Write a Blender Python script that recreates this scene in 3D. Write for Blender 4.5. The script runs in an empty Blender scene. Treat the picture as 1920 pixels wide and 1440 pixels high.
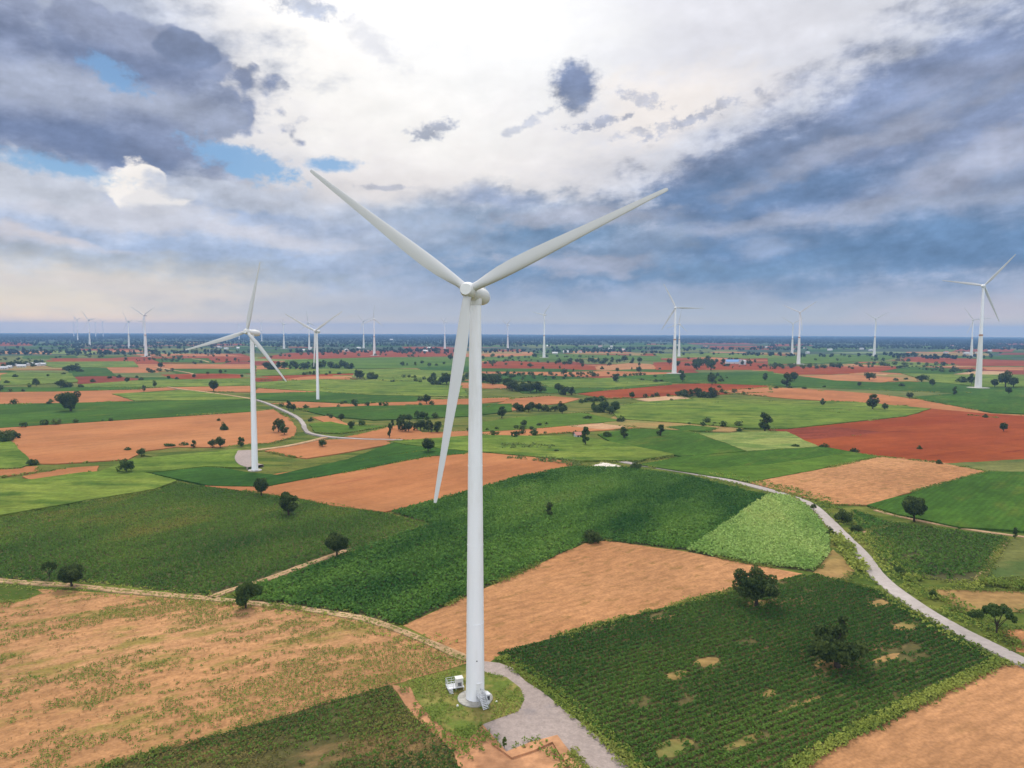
import bpy, bmesh, math, random
import numpy as np
from mathutils import Vector, Matrix
from mathutils.geometry import tessellate_polygon

SC = bpy.context.scene
COL = SC.collection
rad = math.radians

# ------------------------------------------------------------------ camera
F = 1333.0                      # focal length in pixels of the 1920 x 1440 photograph
CAM_H = 72.0                    # flying height of the camera in metres
LEVEL = 621.0
PITCH = math.atan((720 - LEVEL) / F)
ROLL = rad(0.24)
CAM = np.array([0.0, 0.0, CAM_H])
_f = np.array([0, math.cos(PITCH), -math.sin(PITCH)])
_r0 = np.array([1.0, 0, 0])
_u0 = np.cross(_r0, _f)
_r = math.cos(ROLL) * _r0 + math.sin(ROLL) * _u0
_u = -math.sin(ROLL) * _r0 + math.cos(ROLL) * _u0

cam_data = bpy.data.cameras.new("camera")
cam = bpy.data.objects.new("camera", cam_data)
COL.objects.link(cam)
cam_data.sensor_width = 36.0
cam_data.lens = 36.0 * F / 1920.0
cam_data.clip_start = 0.5
cam_data.clip_end = 60000.0
cam.matrix_world = Matrix(((_r[0], _u[0], -_f[0], 0), (_r[1], _u[1], -_f[1], 0), (_r[2], _u[2], -_f[2], CAM_H), (0, 0, 0, 1)))
SC.camera = cam

def ray(x, y):
    return _f + _r * (x - 960) / F - _u * (y - 720) / F

def ground(x, y, z=0.0):
    """the point of the ground that the survey of the photograph gives"""
    d = ray(x, y)
    t = (z - CAM_H) / d[2]
    return CAM + t * d

def bearing(x, y):
    """azimuth and elevation in degrees of a direction in the sky"""
    d = ray(x, y)
    d = d / np.linalg.norm(d)
    return math.degrees(math.atan2(d[0], d[1])), math.degrees(math.asin(d[2]))

def lin(c):
    return tuple((v / 255 / 12.92) if v / 255 <= 0.04045 else ((v / 255 + 0.055) / 1.055) ** 2.4 for v in c)

# ------------------------------------------------------------------ light and view
EXPOSURE = 0.0
SUN_AZ, SUN_EL = -14.0, 52.0
SUN_STRENGTH = 2.5
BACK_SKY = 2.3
SC.view_settings.view_transform = 'Standard'
SC.view_settings.look = 'None'
SC.view_settings.gamma = 1.0
SC.view_settings.use_curve_mapping = False
SC.view_settings.exposure = EXPOSURE
SC.render.engine = 'CYCLES'
SC.cycles.max_bounces = 5
SC.cycles.diffuse_bounces = 2
SC.cycles.glossy_bounces = 2
SC.cycles.transmission_bounces = 2
SC.cycles.volume_bounces = 0
SC.cycles.transparent_max_bounces = 8
SC.cycles.use_denoising = True

sun_data = bpy.data.lights.new("sun", 'SUN')
sun_data.energy = SUN_STRENGTH
sun_data.angle = rad(12)
sun_data.color = (1.0, 0.95, 0.87)
sun = bpy.data.objects.new("sun", sun_data)
COL.objects.link(sun)
_sd = Vector((math.sin(rad(SUN_AZ)) * math.cos(rad(SUN_EL)), math.cos(rad(SUN_AZ)) * math.cos(rad(SUN_EL)), math.sin(rad(SUN_EL))))
sun.rotation_euler = _sd.to_track_quat('Z', 'Y').to_euler()

class Nodes:
    """small builder for shader node trees"""
    def __init__(self, tree):
        self.t = tree
        tree.nodes.clear()
    def new(self, kind, **kw):
        n = self.t.nodes.new(kind)
        for k, v in kw.items():
            setattr(n, k, v)
        return n
    def put(self, sock, v):
        if v is None:
            return
        if hasattr(v, 'links') or isinstance(v, bpy.types.NodeSocket):
            self.t.links.new(v, sock)
        else:
            if hasattr(sock.default_value, '__len__') and hasattr(v, '__len__') and len(sock.default_value) == 4 and len(v) == 3:
                v = (*v, 1.0)
            sock.default_value = v
    def math(self, op, a, b=None, c=None, clamp=False):
        n = self.new('ShaderNodeMath', operation=op, use_clamp=clamp)
        for s, v in zip(n.inputs, (a, b, c)):
            self.put(s, v)
        return n.outputs[0]
    def vmath(self, op, a, b=None, scale=None):
        n = self.new('ShaderNodeVectorMath', operation=op)
        self.put(n.inputs[0], a)
        if b is not None:
            self.put(n.inputs[1], b)
        if scale is not None:
            self.put(n.inputs['Scale'], scale)
        return n.outputs['Value'] if op in ('LENGTH', 'DOT_PRODUCT', 'DISTANCE') else n.outputs[0]
    def mix(self, fac, a, b, blend='MIX'):
        n = self.new('ShaderNodeMix', data_type='RGBA', blend_type=blend)
        n.clamp_factor = True
        self.put(n.inputs[0], fac)
        self.put(n.inputs[6], a)
        self.put(n.inputs[7], b)
        return n.outputs[2]
    def range(self, v, a, b, c=0.0, d=1.0, smooth=True):
        n = self.new('ShaderNodeMapRange', interpolation_type='SMOOTHSTEP' if smooth else 'LINEAR')
        for s, x in zip(n.inputs, (v, a, b, c, d)):
            self.put(s, x)
        return n.outputs[0]
    def mapping(self, v, loc=(0, 0, 0), rot=(0, 0, 0), scale=(1, 1, 1), kind='TEXTURE'):
        n = self.new('ShaderNodeMapping', vector_type=kind)
        self.put(n.inputs['Vector'], v)
        n.inputs['Location'].default_value = loc
        n.inputs['Rotation'].default_value = rot
        n.inputs['Scale'].default_value = scale
        return n.outputs[0]
    def noise(self, v, scale, detail=4.0, rough=0.55, dist=0.0, color=False):
        n = self.new('ShaderNodeTexNoise', noise_dimensions='3D')
        self.put(n.inputs['Vector'], v)
        n.inputs['Scale'].default_value = scale
        n.inputs['Detail'].default_value = detail
        n.inputs['Roughness'].default_value = rough
        n.inputs['Distortion'].default_value = dist
        return n.outputs[1] if color else n.outputs[0]

# ------------------------------------------------------------------ sky
world = bpy.data.worlds.new("World")
SC.world = world
world.use_nodes = True
W = Nodes(world.node_tree)
tc = W.new('ShaderNodeTexCoord')
D = tc.outputs['Generated']
sep = W.new('ShaderNodeSeparateXYZ')
W.put(sep.inputs[0], D)
dx, dy, dz = sep.outputs
az = W.math('MULTIPLY', W.math('ARCTAN2', dx, dy), 180 / math.pi)
el = W.math('MULTIPLY', W.math('ARCSINE', dz), 180 / math.pi)
comb = W.new('ShaderNodeCombineXYZ')
W.put(comb.inputs[0], az); W.put(comb.inputs[1], el)
P = comb.outputs[0]
# coordinates on a flat cloud deck: features flatten towards the horizon as they do in the air
inv = W.math('DIVIDE', 1.0, W.math('ADD', W.math('MAXIMUM', dz, 0.0), 0.16))
Q = W.vmath('SCALE', D, scale=inv)
qs = W.new('ShaderNodeSeparateXYZ'); W.put(qs.inputs[0], Q)
qc = W.new('ShaderNodeCombineXYZ'); W.put(qc.inputs[0], qs.outputs[0]); W.put(qc.inputs[1], qs.outputs[1])
Q = qc.outputs[0]
w1 = W.vmath('SUBTRACT', W.noise(Q, 1.1, 3, 0.5, color=True), (0.5, 0.5, 0.5))
w2 = W.vmath('SUBTRACT', W.noise(W.mapping(P, scale=(14, 7.5, 1)), 1.6, 7, 0.62, color=True), (0.5, 0.5, 0.5))
warp = W.vmath('ADD', W.vmath('MULTIPLY', w1, (5, 2.2, 0)), W.vmath('MULTIPLY', w2, (7.0, 4.2, 0)))
PW = W.vmath('ADD', P, warp)
grain = W.noise(W.mapping(P, scale=(16, 6, 1), rot=(0, 0, rad(7))), 2.2, 8, 0.62)
puff = W.noise(W.mapping(P, scale=(7, 5, 1)), 2.0, 7, 0.6)
grain0 = W.math('SUBTRACT', grain, 0.5)
fluff = W.noise(W.mapping(P, scale=(5, 3.2, 1), rot=(0, 0, rad(7))), 1.5, 9, 0.6)
ragf = W.math('MULTIPLY', W.math('SUBTRACT', W.noise(W.mapping(P, scale=(1.5, 1.1, 1)), 1.4, 8, 0.65), 0.5), 2.6)
rag = W.math('MULTIPLY', W.math('ADD', grain0, W.math('SUBTRACT', fluff, 0.5)), 1.7)

def cells(sx, sy):
    v = W.new('ShaderNodeTexVoronoi', feature='SMOOTH_F1', voronoi_dimensions='2D')
    v.inputs['Smoothness'].default_value = 0.35
    W.put(v.inputs['Vector'], W.mapping(W.vmath('ADD', P, W.vmath('SCALE', warp, scale=0.22)), scale=(sx, sy, 1)))
    v.inputs['Scale'].default_value = 1.0
    return v.outputs['Distance']
bil = W.math('ADD', W.math('MULTIPLY', W.math('SUBTRACT', cells(3.2, 2.4), 0.4), 0.75), W.math('MULTIPLY', W.math('SUBTRACT', cells(1.2, 0.95), 0.4), 0.42))
bil = W.math('MULTIPLY_ADD', ragf, 0.22, bil)

def blob(col, fac, x, y, rx, ry, rot=0.0, soft=0.6, k=0.9, calm=0.0):
    """a cloud patch: a noisy ellipse about a direction in the sky (radii in pixels of the photograph)"""
    a, e = bearing(x, y)
    s = math.degrees(1 / F)
    src = W.vmath('ADD', P, W.vmath('SCALE', warp, scale=0.3)) if calm < 0 else PW if not calm else W.vmath('ADD', P, W.vmath('SCALE', warp, scale=1 - calm))
    m = W.mapping(src, (a, e, 0), (0, 0, rad(rot)), (rx * s, ry * s, 1))
    ln = W.vmath('LENGTH', m)
    if k:
        ln = W.math('MULTIPLY_ADD', bil if calm < 0 else ragf if calm else rag, k, ln)
    m = W.range(ln, 1.0 + soft * 0.55, 1.0 - soft * 0.75)
    return W.math('MULTIPLY', m, fac) if fac < 1 else m

def paint(base, spec):
    for (c, fac, *rest) in spec:
        base = W.mix(blob(c, fac, *rest), base, lin(c))
    return base

sky = W.new('ShaderNodeTexSky', sky_type='NISHITA')
sky.sun_disc = False
sky.sun_elevation = rad(SUN_EL)
sky.sun_rotation = rad(SUN_AZ)
sky.altitude = 200
sky.ozone_density = 2.0

cloud = W.mix(W.range(el, 0, 40), lin((182, 190, 207)), lin((222, 224, 230)))
cloud = paint(cloud, [
    # bright sheet in front of the sun
    ((238, 232, 230), 1.0, 800, 240, 470, 160, -6, 1.0, 0.5),
    ((226, 226, 233), 1.0, 1280, 70, 420, 170, 0, 1.0, 0.4),
    ((255, 252, 248), 1.0, 700, 110, 330, 180, -16, 0.9, 0.5),
    ((255, 255, 255), 1.0, 900, 30, 260, 150, -10, 1.0, 0.3),
    ((250, 242, 236), 0.9, 1250, 190, 150, 55, 8, 0.9, 0.8),
    # the dark bank on the right
    ((145, 159, 186), 1.0, 1640, 400, 620, 150, 8, 0.8, 0.7),
    ((136, 150, 182), 1.0, 1700, 215, 430, 115, 17, 0.7, 0.9),
    ((122, 139, 170), 0.9, 1420, 300, 250, 42, 14, 0.8, 1.1),
    ((128, 142, 170), 0.8, 1700, 220, 260, 42, 17, 0.9, 1.1),
    ((106, 133, 170), 0.9, 1400, 362, 290, 42, 4, 0.8, 1.0),
    ((100, 131, 168), 0.9, 1340, 462, 290, 34, 0, 0.9, 0.9),
    ((108, 139, 176), 1.0, 1720, 462, 330, 42, 3, 0.9, 0.9),
    ((118, 148, 181), 0.9, 1330, 512, 300, 28, -2, 0.9, 0.8),
    ((178, 183, 202), 0.6, 1620, 262, 210, 20, 16, 0.9, 1.3),
    ((174, 182, 202), 0.65, 1530, 408, 320, 15, 3, 0.9, 1.3),
    ((186, 190, 208), 0.7, 1840, 290, 120, 30, 22, 0.9, 1.3),
    ((160, 170, 198), 0.6, 1790, 150, 150, 16, 16, 0.9, 1.3),
    ((169, 182, 209), 0.6, 1440, 458, 60, 18, 0, 0.9, 1.2),
    # middle
    ((152, 169, 193), 1.0, 900, 430, 360, 60, -3, 0.9, 0.9),
    ((101, 136, 172), 1.0, 830, 498, 330, 46, -3, 0.9, 0.9),
    ((112, 142, 175), 0.9, 1010, 440, 140, 30, 0, 0.9, 0.9),
    ((192, 194, 208), 0.7, 1080, 408, 150, 20, 4, 0.9, 1.3),
    ((186, 188, 204), 0.7, 1090, 500, 130, 16, 0, 0.9, 1.3),
    ((214, 206, 204), 0.7, 660, 506, 60, 12, -5, 0.9, 1.0),
    ((158, 172, 200), 0.9, 900, 372, 110, 20, -4, 0.9, 1.2),
    # left, middle height
    ((199, 206, 223), 1.0, 220, 420, 560, 90, -4, 0.9, 0.8),
    ((169, 185, 213), 0.9, 420, 395, 220, 26, -6, 0.9, 1.1),
    ((215, 215, 223), 0.9, 150, 375, 190, 28, -4, 0.9, 1.2),
    ((165, 183, 211), 0.85, 350, 462, 330, 30, -5, 0.9, 1.0),
    ((223, 215, 215), 0.8, 90, 440, 130, 14, -8, 0.9, 1.2),
    ((214, 214, 223), 0.8, 480, 445, 170, 14, -6, 0.9, 1.3),
    ((157, 176, 199), 0.9, 260, 492, 320, 20, -3, 0.9, 1.0),
    # towards the horizon
    ((234, 223, 205), 1.0, 180, 560, 460, 66, -3, 1.0, 0.5),
    ((232, 220, 208), 0.8, 170, 528, 260, 18, -2, 1.0, 1.2),
    ((178, 184, 200), 0.9, 700, 590, 380, 34, -2, 1.0, 0.4),
    ((168, 178, 196), 1.0, 1420, 585, 620, 46, -1, 1.0, 0.4),
    ((194, 188, 200), 0.7, 1850, 585, 170, 26, 0, 1.0, 0.6),
    # dark cloud in the upper left
    ((168, 177, 198), 1.0, 60, 20, 300, 110, -6, 0.8, 0.9),
    ((150, 160, 186), 1.0, 90, 180, 330, 118, 3, 0.16, 0.7, -1),
    ((156, 165, 188), 1.0, 310, 215, 122, 78, 12, 0.14, 0.55, -1),
    ((146, 156, 183), 1.0, 210, 82, 190, 48, -6, 0.2, 0.8, -1),
    ((118, 132, 164), 0.9, 190, 98, 210, 26, -7, 1.0, 0.8),
    ((122, 136, 167), 1.0, 348, 92, 50, 30, 0, 0.16, 0.5, -1),
    ((178, 186, 206), 0.75, 110, 158, 190, 34, -3, 1.0, 1.0),
    ((112, 128, 162), 0.9, 170, 262, 300, 30, -4, 1.0, 0.6),
    ((136, 148, 178), 0.8, 330, 262, 110, 26, -10, 1.0, 0.7),
    # white cumulus
    ((252, 246, 240), 1.0, 258, 348, 56, 36, 0, 0.14, 0.9, -1),
    ((240, 236, 234), 1.0, 305, 368, 60, 24, 0, 0.18, 0.8, -1),
    ((210, 212, 222), 0.9, 280, 394, 170, 20, -4, 0.7, 0.7),
    ((206, 210, 220), 0.9, 60, 330, 110, 34, -6, 0.3, 0.8, -1),
    ((196, 202, 216), 0.85, 450, 368, 150, 24, -6, 0.3, 0.8, -1),
    ((214, 214, 220), 0.8, 560, 330, 90, 40, -20, 1.0, 0.9),
    ((236, 230, 228), 0.8, 690, 330, 160, 30, 0, 1.0, 0.9),
    # one dark puff and faint wisps in front of the bright sheet
    ((128, 142, 174), 1.0, 1073, 158, 40, 38, 0, 0.6, 0.55, 0.8),
    ((140, 153, 182), 0.9, 1076, 190, 22, 22, 0, 0.7, 0.7, 0.8),
    ((168, 176, 198), 0.6, 1200, 182, 42, 10, -12, 0.9, 2.2, 0.6),
    ((158, 168, 194), 0.7, 1130, 229, 50, 7, 10, 0.8, 2.2, 0.6),
    ((164, 174, 198), 0.75, 808, 243, 40, 11, 16, 0.8, 1.6, 0.6),
    ((176, 184, 204), 0.6, 985, 238, 40, 7, 24, 0.9, 2.2, 0.6),
    ((172, 178, 198), 0.6, 1320, 212, 70, 8, 18, 0.9, 2.4, 0.6),
    ((180, 186, 204), 0.6, 1250, 232, 70, 7, 10, 0.9, 2.4, 0.6),
    ((186, 190, 206), 0.7, 725, 344, 44, 5, 0, 0.8, 1.3, 0.6),
    ((166, 176, 198), 0.9, 572, 8, 50, 15, -4, 0.8, 1.2, 0.6),
    ((214, 216, 226), 0.6, 690, 75, 60, 22, -35, 1.0, 1.0, 0.4),
])
# light and dark structure inside the clouds
up = W.vmath('ADD', P, (0.35, 0.9, 0))
relief = W.math('SUBTRACT', fluff, W.noise(W.mapping(up, scale=(5, 3.2, 1), rot=(0, 0, rad(7))), 1.5, 9, 0.6))
relief2 = W.math('SUBTRACT', W.noise(W.mapping(P, scale=(13, 5, 1)), 1.5, 7, 0.58), W.noise(W.mapping(W.vmath('ADD', P, (0.6, 1.6, 0)), scale=(13, 5, 1)), 1.5, 7, 0.58))
shade = W.math('MULTIPLY_ADD', grain0, 0.42, 1.0)
shade = W.math('MULTIPLY', shade, W.math('MULTIPLY_ADD', relief, 0.85, 1.0))
shade = W.math('MULTIPLY', shade, W.math('MULTIPLY_ADD', relief2, 0.65, 1.0))
shade = W.math('MULTIPLY', shade, W.math('MULTIPLY_ADD', W.math('SUBTRACT', puff, 0.5), 0.34, 1.0))
shade = W.math('MULTIPLY', shade, W.math('MULTIPLY_ADD', W.math('SUBTRACT', W.noise(Q, 2.6, 6, 0.6), 0.5), 0.22, 1.0))
fadeh = W.range(el, 0.4, 6.0)
lum = W.vmath('DOT_PRODUCT', cloud, (0.3, 0.5, 0.2))
fadeh = W.math('MULTIPLY', fadeh, W.range(lum, 0.5, 0.85, 1.0, 0.22))
shade = W.math('ADD', 1.0, W.math('MULTIPLY', W.math('SUBTRACT', shade, 1.0), fadeh))
cloud = W.vmath('SCALE', cloud, scale=shade)
# unseen clouds behind the camera are boosted to brighten surfaces facing it, and the sky brightens just over the hazy horizon
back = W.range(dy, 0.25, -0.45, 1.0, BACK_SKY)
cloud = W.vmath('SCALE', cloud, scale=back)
cloud = W.mix(W.range(el, 3.2, 0.1), cloud, W.vmath('MULTIPLY', cloud, (1.7, 1.42, 1.0)))
cloud = W.mix(W.range(el, 1.5, 0.15), cloud, W.vmath('MULTIPLY', cloud, (1.55, 1.25, 0.75)))
# glow of the veiled sun above the frame
sunv = W.vmath('DOT_PRODUCT', D, tuple(_sd))
glow = W.math('MULTIPLY', W.math('POWER', W.math('MAXIMUM', sunv, 0.0), 14.0), 2.2)
cloud = W.vmath('ADD', cloud, W.vmath('SCALE', (1.0, 0.97, 0.93), scale=W.math('MULTIPLY', glow, W.range(el, 14, 34))))

holes = None
for h in [(214, 136, 46, 20, -22, 0.7, 1.0, 0.6), (462, 300, 84, 26, -14, 0.6, 0.9, 0.6), (625, 306, 46, 12, 2, 0.7, 0.7, 0.7), (112, 310, 80, 14, -4, 0.9, 0.9, 0.5)]:
    b = blob(None, 1.0, *h)
    holes = b if holes is None else W.math('MAXIMUM', holes, b)
bg_sky = W.new('ShaderNodeBackground'); W.put(bg_sky.inputs[0], W.mix(0.85, sky.outputs[0], (0.60, 0.86, 1.02), 'MULTIPLY')); bg_sky.inputs[1].default_value = 0.085
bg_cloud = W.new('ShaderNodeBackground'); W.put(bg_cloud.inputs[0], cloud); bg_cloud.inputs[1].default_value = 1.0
mx = W.new('ShaderNodeMixShader')
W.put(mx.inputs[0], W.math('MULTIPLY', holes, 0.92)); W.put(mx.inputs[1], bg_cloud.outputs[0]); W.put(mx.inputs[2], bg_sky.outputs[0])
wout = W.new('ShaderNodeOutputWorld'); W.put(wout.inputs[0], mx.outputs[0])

# ------------------------------------------------------------------ helpers
def tag(o, label=None, cat=None, group=None, kind=None):
    for k, v in (('label', label), ('category', cat), ('group', group), ('kind', kind)):
        if v:
            o[k] = v
    return o

def link(name, me, parent=None, loc=None):
    o = bpy.data.objects.new(name, me)
    COL.objects.link(o)
    if parent:
        o.parent = parent
    if loc is not None:
        o.location = loc
    return o

def empty(name, loc, rz=0.0):
    o = bpy.data.objects.new(name, None)
    COL.objects.link(o)
    o.location = loc
    o.rotation_euler = (0, 0, rz)
    o.empty_display_size = 1.0
    return o

class MB:
    """collects vertices and faces of one mesh"""
    def __init__(self):
        self.v, self.f, self.m = [], [], []
        self.mi = 0
    def add(self, vs, fs):
        n = len(self.v)
        self.v += [tuple(p) for p in vs]
        self.f += [tuple(i + n for i in f) for f in fs]
        self.m += [self.mi] * len(fs)
    def box(self, c, s, rz=0.0, M=None):
        vs = []
        for x in (-.5, .5):
            for y in (-.5, .5):
                for z in (-.5, .5):
                    p = Vector((x * s[0], y * s[1], z * s[2]))
                    if rz:
                        p.rotate(Matrix.Rotation(rz, 3, 'Z'))
                    if M:
                        p = M @ p
                    vs.append(p + Vector(c))
        self.add(vs, [(0, 1, 3, 2), (4, 6, 7, 5), (0, 4, 5, 1), (2, 3, 7, 6), (0, 2, 6, 4), (1, 5, 7, 3)])
    def rings(self, rings, caps=True):
        n = len(rings[0])
        vs = [p for r in rings for p in r]
        fs = []
        for k in range(len(rings) - 1):
            for i in range(n):
                j = (i + 1) % n
                fs.append((k * n + i, k * n + j, (k + 1) * n + j, (k + 1) * n + i))
        if caps:
            fs.append(tuple(range(n))[::-1])
            fs.append(tuple((len(rings) - 1) * n + i for i in range(n)))
        self.add(vs, fs)
    def lathe(self, prof, n=32, M=None):
        R = []
        for (r, z) in prof:
            R.append([(M @ Vector((r * math.cos(2 * math.pi * i / n), r * math.sin(2 * math.pi * i / n), z))) if M else Vector((r * math.cos(2 * math.pi * i / n), r * math.sin(2 * math.pi * i / n), z)) for i in range(n)])
        self.rings(R)
    def tube(self, pts, radii, n=8):
        pts = [Vector(p) for p in pts]
        R = []
        for i, p in enumerate(pts):
            d = (pts[min(i + 1, len(pts) - 1)] - pts[max(i - 1, 0)]).normalized()
            a = d.orthogonal().normalized() if abs(d.z) < 0.98 else Vector((1, 0, 0))
            if abs(d.z) < 0.98:
                a = d.cross(Vector((0, 0, 1))).normalized()
            b = d.cross(a).normalized()
            r = radii[i] if hasattr(radii, '__len__') else radii
            R.append([p + a * (r * math.cos(2 * math.pi * k / n)) + b * (r * math.sin(2 * math.pi * k / n)) for k in range(n)])
        self.rings(R)
    def mesh(self, name, mats, smooth=False):
        me = bpy.data.meshes.new(name)
        me.from_pydata(self.v, [], self.f)
        for m in (mats if isinstance(mats, (list, tuple)) else [mats]):
            me.materials.append(m)
        if self.mi:
            me.polygons.foreach_set('material_index', self.m)
        bm = bmesh.new(); bm.from_mesh(me)
        bmesh.ops.recalc_face_normals(bm, faces=bm.faces)
        bm.to_mesh(me); bm.free()
        if smooth:
            me.polygons.foreach_set('use_smooth', [True] * len(me.polygons))
            try:
                me.set_sharp_from_angle(angle=rad(40))
            except Exception:
                pass
        me.update()
        return me
    def build(self, name, mats, parent=None, loc=None, smooth=False):
        return link(name, self.mesh(name, mats, smooth), parent, loc)

RNG = np.random.default_rng(7)

def value_noise(x, y, seed=0):
    xi, yi = np.floor(x).astype(np.int64), np.floor(y).astype(np.int64)
    fx, fy = x - xi, y - yi
    fx, fy = fx * fx * (3 - 2 * fx), fy * fy * (3 - 2 * fy)
    def h(a, b):
        n = (a * 374761393 + b * 668265263 + seed * 974634777) & 0xFFFFFFFF
        n = ((n ^ (n >> 13)) * 1274126177) & 0xFFFFFFFF
        return ((n ^ (n >> 16)) & 0xFFFF) / 65535.0
    return (h(xi, yi) * (1 - fx) + h(xi + 1, yi) * fx) * (1 - fy) + (h(xi, yi + 1) * (1 - fx) + h(xi + 1, yi + 1) * fx) * fy

def fbm(x, y, seed=0, octaves=4):
    s, a, t = 0.0, 1.0, 0.0
    for k in range(octaves):
        s = s + a * value_noise(x * 2 ** k, y * 2 ** k, seed + k)
        t += a
        a *= 0.55
    return s / t

def quads_mesh(name, verts, mats, tone=None, mat_index=None):
    """verts: (n, 4, 3) array -> mesh of loose quads with a point attribute 'tone'"""
    n = len(verts)
    me = bpy.data.meshes.new(name)
    me.vertices.add(n * 4)
    me.vertices.foreach_set('co', verts.reshape(-1).astype(np.float32))
    me.loops.add(n * 4)
    me.loops.foreach_set('vertex_index', np.arange(n * 4, dtype=np.int32))
    me.polygons.add(n)
    me.polygons.foreach_set('loop_start', np.arange(0, n * 4, 4, dtype=np.int32))
    if tone is not None:
        a = me.attributes.new('tone', 'FLOAT', 'POINT')
        a.data.foreach_set('value', np.repeat(tone, 4).astype(np.float32))
    for m in mats:
        me.materials.append(m)
    if mat_index is not None:
        me.polygons.foreach_set('material_index', mat_index.astype(np.int32))
    me.update(calc_edges=True)
    return me

def leaf_quads(cen, nrm, size, aspect=0.6, rng=RNG):
    """leaf-sized quads (n,4,3) about centres with given normals"""
    n = len(cen)
    t = rng.normal(size=(n, 3))
    t -= nrm * np.sum(t * nrm, axis=1, keepdims=True)
    t /= np.linalg.norm(t, axis=1, keepdims=True) + 1e-9
    b = np.cross(nrm, t)
    s = np.asarray(size).reshape(-1, 1) * np.ones((n, 1))
    t, b = t * s, b * s * aspect
    return np.stack([cen - t - b * 0.45, cen + t * 0.1 - b, cen + t + b * 0.3, cen - t * 0.1 + b], axis=1)

# ------------------------------------------------------------------ materials
def principled(N, color, rough=0.9, spec=0.2, bump=None, bump_d=0.3, bump_s=0.5):
    p = N.new('ShaderNodeBsdfPrincipled')
    N.put(p.inputs['Base Color'], color)
    N.put(p.inputs['Roughness'], rough)
    p.inputs['Specular IOR Level'].default_value = spec
    if bump is not None:
        b = N.new('ShaderNodeBump')
        b.inputs['Strength'].default_value = bump_s
        b.inputs['Distance'].default_value = bump_d
        N.put(b.inputs['Height'], bump)
        N.put(p.inputs['Normal'], b.outputs[0])
    o = N.new('ShaderNodeOutputMaterial')
    N.put(o.inputs[0], p.outputs[0])
    return p

def material(name):
    m = bpy.data.materials.new(name)
    m.use_nodes = True
    return m, Nodes(m.node_tree)

def field_mat(name, c1, c2, c3=None, rows=None, row_c=None, row_k=0.5, big=0.012, fine=0.5, c3_lo=0.58, c3_hi=0.72, stretch=3.0, angle=0.0, bump=0.25, c3_scale=0.05, con=1.0):
    """soil or crop surface: two tones by broad drifts, a third in patches, drilled rows, fine clods"""
    m, N = material(name)
    g = N.new('ShaderNodeNewGeometry').outputs['Position']
    along = N.mapping(g, rot=(0, 0, angle), scale=(stretch, 1, 1))
    n1 = N.noise(along, big, 4, 0.6)
    col = N.mix(N.range(n1, 0.36, 0.64), c1, c2)
    n2 = N.noise(along, fine * 0.35, 5, 0.65)
    col = N.mix(N.range(n2, 0.35, 0.68), N.vmath('SCALE', col, scale=1 - 0.18 * con), N.vmath('SCALE', col, scale=1 + 0.14 * con))
    if c3 is not None:
        n3 = N.noise(along, c3_scale, 7, 0.66)
        col = N.mix(N.range(n3, c3_lo, c3_hi), col, c3)
    h = N.noise(g, fine, 4, 0.6)
    col = N.mix(N.range(h, 0.3, 0.7), N.vmath('SCALE', col, scale=1 - 0.16 * con), N.vmath('SCALE', col, scale=1 + 0.12 * con))
    mot = N.noise(g, 0.016, 5, 0.62)
    col = N.mix(N.range(mot, 0.3, 0.7), N.vmath('SCALE', col, scale=0.84), N.vmath('SCALE', col, scale=1.12))
    if rows:
        wv = N.new('ShaderNodeTexWave', wave_type='BANDS', bands_direction='Y')
        N.put(wv.inputs['Vector'], N.mapping(g, rot=(0, 0, angle)))
        wv.inputs['Scale'].default_value = 0.314 / rows
        wv.inputs['Distortion'].default_value = 1.2
        wv.inputs['Detail'].default_value = 2
        wv.inputs['Detail Scale'].default_value = 0.3
        k = N.math('MULTIPLY', wv.outputs[1], N.range(N.noise(along, 0.03, 3), 0.35, 0.6, 0.25, 1.0))
        col = N.mix(N.math('MULTIPLY', k, row_k), col, row_c if row_c else N.vmath('SCALE', col, scale=0.6))
        h = N.math('ADD', h, N.math('MULTIPLY', wv.outputs[1], 0.5))
    principled(N, col, 0.95, 0.02, h, bump, 0.6)
    return m

def leaf_mat(name, c1, c2, c3=None, trans=0.32):
    m, N = material(name)
    a = N.new('ShaderNodeAttribute', attribute_name='tone', attribute_type='GEOMETRY').outputs['Fac']
    col = N.mix(N.range(a, 0.0, 1.0, smooth=False), c1, c2)
    if c3 is not None:
        col = N.mix(N.range(a, 0.9, 1.5), col, c3)
    p = N.new('ShaderNodeBsdfPrincipled')
    N.put(p.inputs['Base Color'], col)
    p.inputs['Roughness'].default_value = 0.75
    p.inputs['Specular IOR Level'].default_value = 0.06
    t = N.new('ShaderNodeBsdfTranslucent')
    N.put(t.inputs[0], col)
    x = N.new('ShaderNodeMixShader'); x.inputs[0].default_value = trans
    N.put(x.inputs[1], p.outputs[0]); N.put(x.inputs[2], t.outputs[0])
    o = N.new('ShaderNodeOutputMaterial'); N.put(o.inputs[0], x.outputs[0])
    return m

def paint_mat(name, col, rough=0.45, dirt=0.08, spec=0.4):
    m, N = material(name)
    g = N.new('ShaderNodeTexCoord').outputs['Object']
    n = N.noise(N.mapping(g, scale=(1, 1, 6)), 0.5, 5, 0.6)
    c = N.mix(N.range(n, 0.45, 0.8, 0, dirt * 3), col, tuple(v * k for v, k in zip(col, (0.8, 0.78, 0.74))))
    principled(N, c, rough, spec)
    return m

def plain_angle(p, q):
    a, b = ground(*p), ground(*q)
    return math.atan2(b[1] - a[1], b[0] - a[0])

ANG_LEFT = plain_angle((220, 1400), (600, 1300))
ANG_ROW = plain_angle((935, 1225), (1530, 1078))
ANG_BROWN = plain_angle((900, 1190), (1300, 1075))
ANG_BIG = plain_angle((480, 896), (800, 846))
ANG_RED = plain_angle((1480, 860), (1800, 835))

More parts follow.
